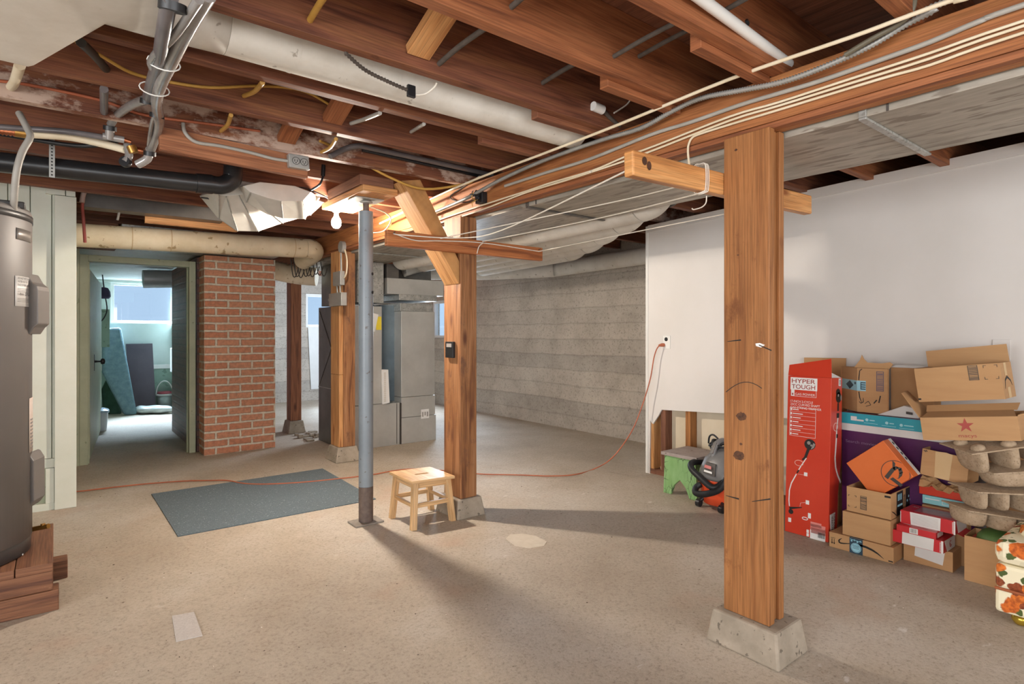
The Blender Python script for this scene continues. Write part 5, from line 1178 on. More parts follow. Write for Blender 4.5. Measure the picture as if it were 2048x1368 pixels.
# ================================================================== STORE ROOM BEYOND THE DOORWAY
tag(MB().prism([at((203, 657), Y=10.05), at((240, 655), Y=10.08), at((272, 828), Z=0.002), at((246, 829), Z=0.002), at((203, 745), Y=9.9)], (0.01, -0.10, 0)).build('carpet_roll', RUGB, bev=0.03), 'folded blue carpet leaning in the corner of the store room', 'carpet')
tag(MB().prism([at((203, 780), Y=10.0), at((222, 740), Y=10.0), at((244, 828), Z=0.002), at((208, 829), Z=0.002)], (0, 0.08, 0)).build('carpet_roll', pm('dark_green_carpet', '#2f4a3c', '#3b594a', 12, 0.95), bev=0.02), 'dark green roll behind the folded blue carpet', 'carpet')
p = [at((252, 688), Y=10.05), at((305, 687), Y=10.05), at((312, 812), Y=9.86), at((262, 812), Y=9.86)]; dz = min(q.z for q in p[2:])
p[2].z = p[3].z = 0.004
tag(MB().prism(p, (0, 0.03, 0)).build('board_panel', DKMET), 'dark brown panel leaning against the store room wall', 'panel')
t = thing('bucket', 'white bucket with a pink rim band and wire handle on the store room floor', 'bucket', tuple(at((329, 815), Z=0)))
bc = at((329, 818), Z=0); MB().lathe([(0.085, 0.0), (0.10, 0.20)], bc, n=24).build('pail', pm('milky_plastic', '#b4bdb9', '#c2cac7', 4, 0.4), t)
MB().lathe([(0.102, 0.2), (0.108, 0.2), (0.108, 0.225), (0.102, 0.23)], bc, n=24).build('rim', DEVICE, t); MB().lathe([(0.098, 0.228), (0.09, 0.262), (0.085, 0.263)], bc, n=24).build('pink_band', pm('pink_contents', '#b0525a', '#bb6268', 9, 0.6), t)
MB().tube([bc+Vector((math.cos(a_)*0.108, 0, 0.22+0.2*math.sin(a_))) for a_ in [k*math.pi/12 for k in range(13)]], 0.007, 8, spline=2).build('handle', DEVICE, t)
m = MB(); q0 = at((270, 828), Z=0); q1 = at((346, 826), Z=0); rg = []
for k in range(9):
    cc = q0.lerp(q1, k/8)+Vector((0, 0.02*math.sin(k*2.1), 0)); rr_ = 0.05 if k in (0, 8) else 0.09+0.015*math.sin(k*1.7)
    rg.append([cc+Vector((0.01*math.sin(j*3+k), math.cos(2*math.pi*j/14)*rr_*1.5, max(0.001, 0.06+math.sin(2*math.pi*j/14)*rr_*0.62+0.012*math.sin(j*2.7+k*1.9)))) for j in range(14)])
tag(m.loft(rg).build('plastic_sheet', pm('white_plastic_sheet', '#c9d3d1', '#dbe2e1', 9, 0.3), sub=1), 'crumpled white plastic sheet on the store room floor', 'sheet')
t = thing('storage_tub', 'clear plastic storage tub with a blue lid half behind the open door', 'tub', tuple(at((206, 858), Z=0)))
tc = at((208, 862), Z=0); MB().loft([sq(tc.x-0.10, tc.y+0.12, 0.0, 0.13, 0.12, 6), sq(tc.x-0.10, tc.y+0.12, 0.21, 0.145, 0.135, 6)], smooth=False).build('tub', pm('clear_tub', '#b9c4cb', '#c8d2d8', 6, 0.25), t)
MB().loft([sq(tc.x-0.10, tc.y+0.12, 0.211, 0.155, 0.145, 6), sq(tc.x-0.10, tc.y+0.12, 0.235, 0.155, 0.145, 6), sq(tc.x-0.10, tc.y+0.12, 0.25, 0.12, 0.11, 6)], smooth=False).build('lid', pm('pale_blue_lid', '#8ea9bb', '#a0b8c8', 6, 0.3), t)
tag(MB().tube([at((286, 558), Y=8.0), at((345, 558), Y=8.0)], 0.105, 24).build('vent_duct', pm('grey_painted_duct', '#aeb3b9', '#b9bec3', 4, 0.4, 0.2)), 'grey round duct under the white store room ceiling', 'duct')
t = thing('hanging_bag', 'dark cap and cords hanging by the store room window', 'bag', tuple(at((207, 588), Y=9.3)))
hc = at((207, 588), Y=9.3); MB().lathe([(0.01, 0.09), (0.05, 0.08), (0.075, 0.03), (0.08, -0.03), (0.06, -0.06)][::-1], hc, n=16).build('cap', pm('dark_plum_cloth', '#35304a', '#423c58', 9, 0.8), t)
MB().tube(atY([(203, 532), (206, 560), (210, 590), (214, 620), (205, 640), (190, 648)], 9.28), 0.008, 6, spline=4).build('cord', BLACK, t)
MB().box(hc.x-0.07, hc.x+0.07, 9.36, 9.40, 0.95, 1.45).build('hanging_cloth', PAINTM, t)
t = thing('slatted_box', 'white slatted box low on the store room wall beside the chimney', 'box', tuple(at((341, 730), Y=9.0)))
q = at((338, 724), Y=9.5); B(1.30, 1.399, 9.35, 9.6, 0.58, 0.92).build('case', WHITE, t, bev=0.004)

# crumbs and chips scattered on the concrete
mm = MB(); rr = random.Random(21)
for k in range(260):
    x, y = rr.uniform(0.15, 3.1), rr.uniform(0.5, 6.0)
    if 1.85 < x < 2.2 or (0.5 < x < 1.8 and 3.65 < y < 4.85): continue
    a = rr.uniform(0, 3.14); l = rr.uniform(.002, .008); w_ = rr.uniform(.001, .0035); u = Vector((math.cos(a), math.sin(a), 0)); v = Vector((-math.sin(a), math.cos(a), 0))
    mm.frame(Vector((x, y, 0.0002)), u*l, v*w_, (0, 0, rr.uniform(.001, .003)), 0 if k % 3 else 1)
o = tag(mm.build('floor_crumbs', [pm('dark_crumbs', '#6a5a4c', '#4f4339', 30, .9), pm('pale_crumbs', '#dad2c4', '#e6dfd4', 30, .9)]), 'tiny dark and pale crumbs scattered over the concrete floor', 'debris'); o['kind'] = 'stuff'

# ================================================================== CARTONS
LFT = (0, -1, 0)      # picture-right along a face that looks back into the room
UPV = (0, 0, 1)
def F(x, yl, zb, yaw=0.0, tilt=0.0):
    """carton front face with its lower left corner at (x, yl, zb); yaw turns it towards the camera"""
    u = Vector((-math.sin(yaw), -math.cos(yaw), 0)); v = Vector((0, 0, 1))
    if tilt: u, v = u*math.cos(tilt)+v*math.sin(tilt), v*math.cos(tilt)-u*math.sin(tilt)
    return Fr((x, yl, zb), u, v)
def fp_(fr, px, py):
    """picture point -> metres on a face"""
    d = Vector(ray(px, py)); o = Vector((0, 0, HC)); k = (fr.o-o).dot(fr.n)/d.dot(fr.n); q = o+d*k-fr.o
    return (q.dot(fr.u), q.dot(fr.v))
def polyf(fr, ps): return [fp_(fr, *p) for p in ps]
def barcode(fr, a0, a1, b0, b1, n, name, parent, mat=INKG, vertical=False, seed=1):
    r = random.Random(seed); L = []; k = 0
    while k < n:
        w_ = r.uniform(.25, .75)/n
        if vertical: L.append(rect(a0+(a1-a0)*k/n, a0+(a1-a0)*(k/n+w_), b0, b1))
        else: L.append(rect(a0, a1, b0+(b1-b0)*k/n, b0+(b1-b0)*(k/n+w_)))
        k += 1
    return decal(name, fr, L, mat, parent)
def panel(name, fr, a0, a1, b, ang, ln, mat, parent, t=0.004, skew=0.0, b_ang=None):
    """a carton flap hinged on the line b, leaning ang from upright towards the room (+) or back (-)"""
    d = fr.v*math.cos(ang)+fr.n*math.sin(ang); nn = d.cross(fr.u).normalized()
    P = [fr.p(a0, b), fr.p(a1, b), fr.p(a1-skew, b)+d*ln, fr.p(a0+skew, b)+d*ln]
    return MB().prism(P, nn*t).build(name, mat, parent)

# --- lowest carton with the curved arrow print, two plain ones above
A = F(3.262, 1.394, 0.001); AW, AH, AD = 0.304, 0.079, 0.165
t = thing('shipping_carton', 'flat brown carton on the floor with a black curved arrow and blue tape', 'box', (3.34, 1.24, 0))
carton(MB(), A, AW, AH, AD).build('carton', CARD, t, bev=0.0015)
sm = [(0.052, .058), (.046, .040), (.052, .032), (.070, .036), (.100, .043)]
decal('curved_arrow', A, stroke([(0.064, .060), (.052, .050), (.049, .040), (.056, .034), (.072, .036), (.104, .044)], [.002, .006, .008, .007, .006, .003])+stroke([(.146, .050), (.18, .048), (.21, .041), (.235, .030), (.262, .012)], [.010, .011, .010, .007, .001]), INK, t)
decal('this_way_up', A, stroke([(0.010, .052), (.032, .052)], .002)+stroke([(.015, .047), (.015, .022)], .0025)+stroke([(.026, .047), (.026, .022)], .0025)+[[(.010, .027), (.020, .027), (.015, .019)], [(.021, .027), (.031, .027), (.026, .019)]], INK, t)
decal('corner_bar', A, [rect(.282, .302, .006, .012)], INK, t)
bt_ = decal('blue_tape', A, [rect(.102, .165, .0, .0785)], INKB, t)
decal('blue_tape', topf(A, AH), [rect(.102, .165, .0, .10)], INKB, t)
decal('black_tape_strip', topf(A, AH), [[(.10, .03), (.13, .03), (.20, .10), (.17, .10)]], INK, t, 0.0013)
decal('tape_emblem', A, [disc(.133, .030, .025)], INKP, bt_, 0.0013)
decal('tape_lines', A, [rect(.118, .148, .026+.007*k, .028+.007*k) for k in range(3)]+ring(.133, .030, .022, .0012, 20), INKB, bt_, 0.002)
decal('tape_snow', A, [disc(.112+.014*k, .062+.006*(k % 2), .0045, 7) for k in range(4)]+stroke([(.105, .07), (.16, .066)], .0025), INKP, bt_, 0.0013)
Bf = F(3.272, 1.331, AH+0.003); BW, BH, BD = 0.224, 0.123, 0.17
t = thing('shipping_carton', 'plain unprinted brown carton in the middle of its stack beside the red carton', 'box', (3.35, 1.22, AH))
carton(MB(), Bf, BW, BH, BD).build('carton', CARD, t, bev=0.0015)
zC = AH+BH+0.006
C_ = F(3.285, 1.315, zC+0.001); CW, CH, CDp = 0.206, 0.128, 0.29
t = thing('shipping_carton', 'open brown carton with a barcode that the orange carton is stuck into', 'box', (3.42, 1.21, zC))
carton(MB(), C_, CW, CH, CDp, top=False).build('carton', CARD, t)
bf_ = decal('barcode_frame', C_, frame_rects(.066, .096, .022, .092, .0016), INKG, t); barcode(C_, .067, .095, .024, .090, 12, 'barcode', bf_, seed=3)
decal('corner_marks', C_, [rect(.008, .016, .084, .086), rect(.008, .010, .078, .086), rect(.038, .047, .084, .086), rect(.045, .047, .078, .086), rect(.008, .016, .024, .026), rect(.008, .010, .024, .032), rect(.038, .047, .024, .026), rect(.045, .047, .024, .032)], INKG, t)
decal('corner_bar', C_, [rect(.178, .205, .108, .118)], INK, t)
cs = side(C_, CW, CDp)
decal('black_tape', cs, [rect(.075, .16, .004, .124), rect(.20, .285, .004, .124)], INK, t)
decal('tape_arrow', cs, stroke([(.012, .04), (.04, .028), (.07, .010)], [.002, .006, .003]), INK, t)
decal('tape_marks', cs, [rect(.09+.02*k, .10+.02*k, .08, .112) for k in range(3)]+[rect(.085, .15, .05, .06)]+[disc(.22+.02*k, .06+.02*(k % 2), .007, 8) for k in range(4)], INKP, t, 0.0013)
decal('arrows', cs, [rect(.172, .176, .05, .09), rect(.184, .188, .05, .09), rect(.168, .192, .046, .049), [(.169, .088), (.179, .088), (.174, .10)], [(.181, .088), (.191, .088), (.186, .10)]], INKG, t)

# --- orange carton tipped on its corner, stuck into the open one
ang = math.radians(-48)
dL, dT, dR = at((1692.5, 936), X=3.335), at((1766, 881), X=3.335), at((1827, 954), X=3.335)
uu = (dR-dT); vv = (dT-dL); oW, oH = uu.length, vv.length
u_ = uu.normalized(); v_ = (vv-u_*vv.dot(u_)).normalized()
O_ = Fr(dT-v_*oH*0.93, u_, v_)
t = thing('orange_carton', 'bright orange carton tipped on its corner with a grey round emblem', 'box', tuple(O_.o))
carton(MB(), O_, oW, oH*0.93, 0.10).build('carton', ORNG, t, bev=0.002)
ec, er = fp_(O_, 1791, 947), 0.066
cx_, cy_ = ec
def clipx(q, m=0.001): return [(min(max(a, m), oW-m), min(max(b, m), oH*.93-m)) for a, b in q]
decal('emblem_ring', O_, [clipx(q) for q in ring(cx_, cy_, er, .003)], INKG, t)
def px_poly(ps): return [fp_(O_, *p) for p in ps]
decal('emblem', O_, [px_poly([(1785, 921), (1790.5, 926), (1790, 939), (1785.5, 936)]), px_poly([(1769, 953), (1776, 958.5), (1791, 939), (1783, 936)]), px_poly([(1783, 936), (1791, 941), (1797, 935.5), (1792, 932.5)]), px_poly([(1792, 932.5), (1797, 940), (1801, 941), (1803, 936)]), px_poly([(1797, 940), (1803, 936), (1806, 945), (1799, 948)]), px_poly([(1799, 946), (1806, 944), (1804, 952), (1797, 956)]), px_poly([(1797, 956), (1804, 951), (1798, 957.5), (1793, 957)]), px_poly([(1780, 958), (1786, 954.5), (1806, 969.5), (1801, 974)])], INKG, t)
os_ = Fr(O_.o+O_.v*oH*.93, O_.u, -O_.n)
decal('white_edge', os_, [rect(0.0, oW, .066, .099)], CARDW, t); decal('edge_print', os_, [rect(.02+.03*k, .035+.03*k, .075, .09) for k in range(4)], INKG, t, 0.0013)

# --- crimson cartons and the carton with the white sheet
Ff = F(3.365, 1.080, 0.001); t = thing('shipping_carton', 'brown carton on the floor with a blank white label under the crimson cartons', 'box', (3.45, .97, 0))
carton(MB(), Ff, 0.205, 0.096, 0.13).build('carton', CARD, t, bev=0.0015)
decal('white_label', Ff, [[(.052, .095), (.175, .095), (.165, .022), (.048, .036)]], CARDW, t)
E3 = F(3.305, 1.117, 0.100, 0.02); E3W, E3H, E3D = 0.222, 0.060, 0.16
t = thing('crimson_carton', 'crimson and white carton with a red swirl on its open end, lower of the two', 'box', (3.38, 1.0, .1))
carton(MB(), E3, E3W, E3H, E3D).build('carton', REDC, t, bev=0.0015)
decal('white_panel', E3, [[(.052, .059), (.185, .059), (.182, .002), (.050, .002)]], CARDW, t)
decal('white_fringe', E3, [[(0.0, .004+.006*k), (.005, .007+.006*k), (0.0, .010+.006*k)] for k in range(8)]+[[(E3W-.014+.0, .004+.006*k), (E3W-.009, .007+.006*k), (E3W-.014, .010+.006*k)] for k in range(8)]+[rect(E3W-.009, E3W, 0.0, .059)], CARDW, t)
s3 = side(E3, E3W, E3D); decal('end_panel', s3, [[(.012, .058), (.158, .058), (.158, .002), (.05, .0)]], CARDW, t); decal('red_swirl', s3, ring(.095, .03, .016, .005, 12)[2:11]+ring(.095, .03, .008, .004, 10)[4:9], INKR, t, 0.0013)
E2 = F(3.296, 1.088, 0.1625, 0.02); t = thing('crimson_carton', 'slim crimson carton with a barcode squeezed between the two crimson cartons', 'box', (3.34, 1.0, .165))
carton(MB(), E2, 0.166, 0.030, 0.10).build('carton', REDC, t, bev=0.001)
bl_ = decal('barcode_label', E2, [rect(.056, .092, .002, .028)], CARDW, t); barcode(E2, .060, .088, .006, .025, 12, 'barcode', bl_, INKH, True, 5)
decal('cream_top_print', topf(E2, .030), stroke([(.01, .05), (.05, .04), (.10, .045), (.16, .035)], .012), CARDW, t); decal('end_print', side(E2, .166, .10), [rect(.02, .09, .004, .026)], CARDW, t)
E1 = F(3.335, 1.084, 0.194, 0.02); E1W, E1H, E1D = .228, .064, .16
t = thing('crimson_carton', 'crimson and white carton on top of the crimson pile with a glossy photo lid', 'box', (3.41, .97, .2))
carton(MB(), E1, E1W, E1H, E1D).build('carton', REDC, t, bev=0.0015)
decal('white_panel', E1, [[(.042, .063), (.170, .063), (.168, .002), (.046, .002)]], CARDW, t); decal('fine_print', E1, [rect(.052, .160, .010+.006*k, .0125+.006*k) for k in range(8)], pm('faint_print', '#c9c6c2', '#cfccc8', 5, .5), t, .0012)
decal('white_fringe', E1, [[(E1W-.012, .004+.006*k), (E1W-.007, .007+.006*k), (E1W-.012, .010+.006*k)] for k in range(9)]+[rect(E1W-.007, E1W, 0, .063)]+[[(0.0, .004+.006*k), (.005, .007+.006*k), (0.0, .010+.006*k)] for k in range(9)], CARDW, t)
decal('lid_photo', topf(E1, E1H), [rect(.05, .20, .03, .13)], pm('dusky_lid_photo', '#8f5a62', '#b07a80', 30, .3), t); text('lid_title', topf(E1, E1H), .020, .10, .018, '30', CARDW, t)
s1 = side(E1, E1W, E1D); decal('end_panel', s1, [[(.012, .062), (.158, .062), (.158, .004), (.04, .0)]], CARDW, t); text('end_print', s1, .072, .022, .022, '30', INKG, t)
MB().prism([s1.p(.02, .002), s1.p(.15, .002), s1.p(.15, -.018, .05), s1.p(.03, -.022, .06)], s1.n*.0015).build('open_flap', REDC, t)

# --- red and teal gift boxes behind, open carton on top
G0 = F(3.535, 1.046, 0.275); t = thing('carton_pile_base', 'brown carton hidden behind the crimson cartons carrying the teal box', 'box', (3.6, .96, 0))
carton(MB(), F(3.50, 1.04, 0.001), .19, .264, .055).build('carton', CARDD, t)
t = thing('teal_gift_box', 'light teal flat box under the red lid behind the crimson cartons', 'box', (3.6, .96, .27))
carton(MB(), F(3.525, 1.046, .268), .175, .042, .15).build('box', LTEAL, t, bev=.001)
g0 = F(3.525, 1.046, .268); decal('white_print', g0, [rect(.012, .075, .024, .028)]+frame_rects(.085, .165, .008, .026, .002), INKW, t)
t = thing('red_gift_box', 'flat red box behind the crimson cartons with a pink reflection', 'box', (3.6, .95, .31))
g1 = F(3.53, 1.062, .3115); carton(MB(), g1, .222, .048, .17).build('box', REDB, t, bev=.0015)
decal('white_bars', topf(g1, .048), [[(.150+.018*k, .05), (.158+.018*k, .05), (.178+.018*k, .12), (.170+.018*k, .12)] for k in range(3)], INKW, t)
m = MB(); r_ = random.Random(4)
pw = [at(p, X=3.45) for p in [(1840, 950), (1868, 957), (1912, 972), (1925, 975), (1900, 984), (1872, 985), (1858, 972)]]
V = []; 
for j in range(7):
    for k in range(10):
        a_ = k/9; b_ = j/6; y = 1.035-0.19*a_; z = .362+.05*(1-a_*.8)*(1-b_*0.0)*(0.5+.5*math.sin(b_*3.1)); V.append((3.42+.12*b_, y+r_.uniform(-.008, .008), z+r_.uniform(-.016, .016)))
Fs = [(j*10+k, j*10+k+1, j*10+k+11, j*10+k+10) for j in range(6) for k in range(9)]
m.mesh(V, Fs); tag(m.build('packing_paper', PAPERB, solid=.0015), 'crumpled brown packing paper under the taped open carton', 'paper')
H_f = F(3.45, 1.034, .430, 0.05, math.radians(-5)); HW, HH, HD = .195, .132, .16
t = thing('shipping_carton', 'small open brown carton with a wide paper tape down its front', 'box', (3.5, .93, .42))
carton(MB(), H_f, HW, HH, HD, top=False).build('carton', CARD, t)
decal('paper_tape', H_f, [[(.056, .131), (.100, .136), (.128, .131), (.124, .002), (.062, .002)]], KRAFT, t)
decal('wet_marks', H_f, stroke([(.006, .125), (.016, .118)], .004)+stroke([(.014, .127), (.022, .121)], .004), INKG, t)
t = thing('phone_carton', 'violet and blue gradient box standing in the taped open carton', 'box', (3.55, .9, .48))
ph = F(3.548, .972, .47); carton(MB(), ph, .102, .125, .06).build('box', VIOL, t, bev=.001)
decal('white_label', ph, [rect(0.001, .040, .02, .124)], CARDW, t); barcode(ph, .010, .034, .05, .115, 14, 'barcode', t, INKG, False, 9)
text('vertical_word', ph, .072, .045, .010, 'PREMIUM', INKW, t, .06, rot=H90) if False else decal('white_strokes', ph, [rect(.058, .064, .035+.011*k, .042+.011*k) for k in range(6)], INKW, t)
decal('blue_end', side(ph, .102, .06), [rect(0.001, .059, .001, .124)], pm('blue_end_print', '#4a5fb8', '#5b74cc', 4, .35), t)

# --- big television carton, teal band, white band, dark purple
Mf = F(3.56, 1.452, .001, 0.05); MW, MH, MD = 0.60, 0.690, .08
t = thing('television_carton', 'wide carton with teal, white and dark purple bands behind the pile', 'box', (3.62, 1.15, 0))
carton(MB(), Mf, MW, MH, MD).build('carton', PURP, t, bev=.002)
decal('teal_band', Mf, [rect(0.0005, MW-.0005, .628, .6895)], TEALC, t); decal('white_band', Mf, [rect(0.0005, MW-.0005, .588, .6275)], CARDW, t)
decal('teal_print', Mf, [disc(.135, .660, .008, 12), disc(.235, .655, .008, 12), disc(.305, .652, .008, 12)]+[rect(.148, .175, .657, .662), rect(.248, .27, .652, .657), rect(.318, .362, .650, .655)]+[rect(.12, .19, .641, .643), rect(.21, .28, .638, .640), rect(.295, .365, .635, .637)], pm('pale_teal_print', '#a5dbe2', '#b0e2e8', 5, .4), t, .0013)
decal('band_label', Mf, [rect(.05, .082, .648, .672), rect(.083, .118, .648, .657)], CARDW, t, .0013); barcode(Mf, .054, .079, .652, .670, 10, 'band_barcode', t, INKV, True, 2)
text('slogan', Mf, .022, .520, .016, 'Search movies, TV', pm('faint_violet_print', '#8a6f8f', '#947a99', 6, .5), t, .21, h=.0013)
t = thing('white_gadget', 'white plastic gadget with a barcode lying on the teal carton', 'device', (3.6, 1.12, .69))
gb = at((1757, 828), Z=.70); gd = Fr((3.575, 1.27, .700), (-.1, -.98, .20), (-.25, .19, .95))
MB().prism([(3.575, 1.275, .6925), (3.575, 1.075, .6925), (3.60, 1.10, .742), (3.60, 1.155, .752)], (.05, 0, 0.0)).build('body', CARDW, t, bev=.004)
MB().prism([(3.5745, 1.135, .712), (3.5745, 1.105, .709), (3.5745, 1.105, .722), (3.5745, 1.135, .725)], (-.0008, 0, 0.0)).build('barcode', INKG, t)

# --- tall cartons at the wall
Kf = F(3.585, 1.472, .695, -0.52); 
kc = at((1715, 737), X=3.60)
t = thing('shipping_carton', 'brown carton with blue tape round its corner and torn flaps, behind the red carton', 'box', (3.66, 1.35, .695))
kz0, kz1 = .695, .945
kr = Fr((3.60, 1.386, kz0), (.04, -1, 0), (0, 0, 1)); KW, KH = .158, kz1-kz0
kl = Fr((3.715, 1.52, kz0), Vector((3.60-3.715, 1.386-1.52, 0)), (0, 0, 1)); KL = Vector((3.60-3.715, 1.386-1.52, 0)).length
pts = [Vector((3.60, 1.386, kz0)), kr.p(KW, 0), kr.p(KW, 0)+(kl.o-Vector((3.60, 1.386, kz0))), kl.o]
m = MB()
for i in range(4):
    a_, b_ = pts[i], pts[(i+1) % 4]; n_ = (b_-a_).cross(Vector((0, 0, 1))).normalized()
    m.prism([a_, b_, b_+Vector((0, 0, KH)), a_+Vector((0, 0, KH))], -n_*.004)
m.build('carton', CARD, t)
kr = Fr((3.60, 1.386, kz0), (.04, -1, 0), (0, 0, 1))
bf_ = decal('barcode_frame', kr, frame_rects(.098, .134, .125, .235, .003), INKV, t); barcode(kr, .102, .130, .130, .230, 22, 'barcode', bf_, INKV, False, 8)
decal('blue_tape', kr, [rect(0, .045, .12, .178)], INKP, t); decal('blue_tape', kl, [rect(0.0, KL, .12, .178)], INKP, t)
decal('tape_print', kr, [rect(.018+.0, .044, .128+.012*k, .134+.012*k) for k in range(4)]+[rect(.018, .022, .128, .17)], INKB, t, .0013)
decal('tape_emblem', kl, [[(KL*.35, .149), (KL*.58, .124), (KL*.80, .149), (KL*.58, .174)], disc(KL*.90, .162, .008, 10)], INKB, t, .0013)
decal('curved_arrow', kr, stroke([(.026, .245), (.014, .235), (.010, .20), (.009, .18)], [.004, .004, .005, .005])+stroke([(.009, .115), (.014, .08), (.024, .055)], [.005, .005, .002])+stroke([(.010, .06), (.02, .05), (.032, .058), (.032, .082)], [.002, .004, .004, .002])+stroke([(.04, .05), (.058, .065), (.07, .045), (.045, .035)], .003)+stroke([(.085, .055), (.10, .075)], .006)+stroke([(.11, .06), (.118, .10)], .006), INK, t)
fl = [kr.p(-.02, KH+.001), kr.p(.01, KH+.045), kr.p(.02, KH+.075), kr.p(.032, KH+.05), kr.p(.05, KH+.032), kr.p(.12, KH+.030), kr.p(.16, KH+.038), kr.p(.175, KH+.028), kr.p(KW, KH+.001)]
MB().prism([p_-kr.n*.012 for p_ in fl], -kr.n*.004).build('torn_flap', CARD, t)
Lf = F(3.66, 1.235, .695, 0.0); t = thing('shipping_carton', 'plain brown carton with a raised white lined flap between the taped and the top cartons', 'box', (3.72, 1.15, .695))
carton(MB(), Lf, .20, .258, .115, top=False).build('carton', CARDD, t)
MB().prism([Lf.p(.0, .259), Lf.p(.015, .272, -.02), Lf.p(.13, .272, -.03), Lf.p(.199, .259)], -Lf.n*.003).build('white_lined_flap', CARDW, t)
t = thing('tall_carton', 'plain tan carton whose upright flap shows above the red carton at the wall', 'box', (3.72, 1.65, 0))
Rf = F(3.67, 1.77, .001); carton(MB(), Rf, .255, .80, .115, top=False).build('carton', CARD, t)
MB().prism([Rf.p(0.002, .801, -.1), Rf.p(.253, .801, -.1), Rf.p(.253, .99, -.108), Rf.p(.002, .985, -.108)], -Rf.n*.004).build('upright_flap', CARD, t)

# --- department store carton and the carton on top of it
ROLL = 0.133
i0 = at((1846.7, 880), X=3.30); i1 = at((2043, 882), X=3.30); i2 = at((1839.6, 835.4), X=3.30)
If = F(3.30, i0.y, i0.z, 0, ROLL); IW = (i1-i0).length; IH = (i2-i0).length; ID = .30
t = thing('department_store_carton', 'wide open brown carton with a dark red star under the top carton', 'box', tuple(i0))
carton(MB(), If, IW, IH, ID, top=False).build('carton', CARD, t)
st = fp_(If, 1931, 851); rs = .034
def star(cx, cy, r): return [(cx+(r if k % 2 == 0 else r*.39)*math.sin(math.pi*k/5), cy+(r if k % 2 == 0 else r*.39)*math.cos(math.pi*k/5)) for k in range(10)]
decal('red_star', If, [star(st[0], st[1], rs)], INKR, t)
tx = fp_(If, 1918, 874.5); text('store_name', If, tx[0], tx[1], .016, "macys", INKR, t, .068)
MB().prism([If.p(.006, IH+.001), If.p(IW-.004, IH+.001), If.p(IW-.02, IH+.022, -.055), If.p(.02, IH+.022, -.055)], -If.n*.003+If.v*.002).build('flap', CARDD, t)
MB().prism([If.p(.012, IH+.023, -.060), If.p(IW-.008, IH+.023, -.060), If.p(IW-.002, IH+.050, -.10), If.p(.006, IH+.050, -.10)], -If.n*.003+If.v*.002).build('flap', CARD, t)
q = [If.p(-.001, IH+.001, -.004), at((1804, 786), X=3.36), at((1815, 781), X=3.50), If.p(-.001, IH+.001, -.20)]
MB().prism(q, -If.u*.004).build('flap', CARD, t)
q = [If.p(IW+.001, IH+.001, -.004), If.p(IW+.07, IH+.02, -.004), If.p(IW+.07, IH+.04, -.20), If.p(IW+.001, IH+.012, -.20)]
MB().prism(q, If.v*.004).build('flap', CARD, t)
XJ = 3.405
j0, j1, j2 = at((1838, 804), X=XJ), at((2010.7, 797.7), X=XJ), at((1828, 738), X=XJ)
JW_ = (j1-j0).length; JH_ = (j2-j0).length; JD = .20
Jf = F(XJ, j0.y, j0.z, 0, ROLL)
t = thing('shipping_carton', 'brown carton at the top of the pile with a tall raised flap and barcode', 'box', tuple(j0))
carton(MB(), Jf, JW_, JH_, JD, top=False).build('carton', CARD, t)
bfr = [fp_(Jf, *p) for p in [(1935, 731.5), (1953, 730), (1958, 759.5), (1940, 761)]]
a0, a1, b0, b1 = bfr[3][0]-.002, bfr[1][0]+.002, bfr[3][1], bfr[0][1]
bf_ = decal('barcode_frame', Jf, frame_rects(a0, a1, b0, b1, .0024), INKG, t); barcode(Jf, a0+.003, a1-.003, b0+.004, b1-.004, 15, 'barcode', bf_, seed=6)
c0_ = fp_(Jf, 1970, 759); c1_ = fp_(Jf, 1994, 729); w8 = .012
L = []
for (xx, sx) in ((c0_[0], 1), (c1_[0], -1)):
    for (yy, sy) in ((c0_[1], 1), (c1_[1], -1)):
        L += [rect(min(xx, xx+sx*w8), max(xx, xx+sx*w8), min(yy, yy+sy*.002), max(yy, yy+sy*.002)), rect(min(xx, xx+sx*.002), max(xx, xx+sx*.002), min(yy, yy+sy*w8), max(yy, yy+sy*w8))]
decal('corner_marks', Jf, L, INKG, t)
decal('corner_bar', Jf, [rect(.0, .012, .010, .018)], INK, t)
js = side(Jf, JW_, JD)
decal('curved_arrow', js, stroke([(.03, .045), (.05, .085), (.09, .098), (.14, .080), (.16, .055)], [.002, .009, .011, .008, .001]), INK, t)
decal('tape_strips', js, [rect(.06, .10, .105, JH_-.001), rect(.07, .115, .001, .05)], KRAFT, t)
P = [Jf.p(.004, JH_, -JD+.004), Jf.p(JW_-.002, JH_, -JD+.004), Jf.p(JW_-.006, JH_+.086, -JD-.012), Jf.p(.0, JH_+.086, -JD-.012)]
MB().prism(P, -Jf.n*.004).build('raised_flap', CARD, t)
P = [Jf.p(.003, JH_+.001, -.002), Jf.p(.003, JH_+.001, -JD+.006), Jf.p(.10, JH_-.02, -JD+.02), Jf.p(.10, JH_-.02, -.02)]
MB().prism(P, Jf.v*.003).build('flap', CARDD, t)
# --- support under the department store carton: crate of small boxes behind
t = thing('support_carton', 'brown carton in shadow carrying the star carton behind the pulp trays', 'box', (3.7, .65, 0))
carton(MB(), F(3.60, .80, .001), .26, i0.z-.004, .15).build('carton', CARDD, t)

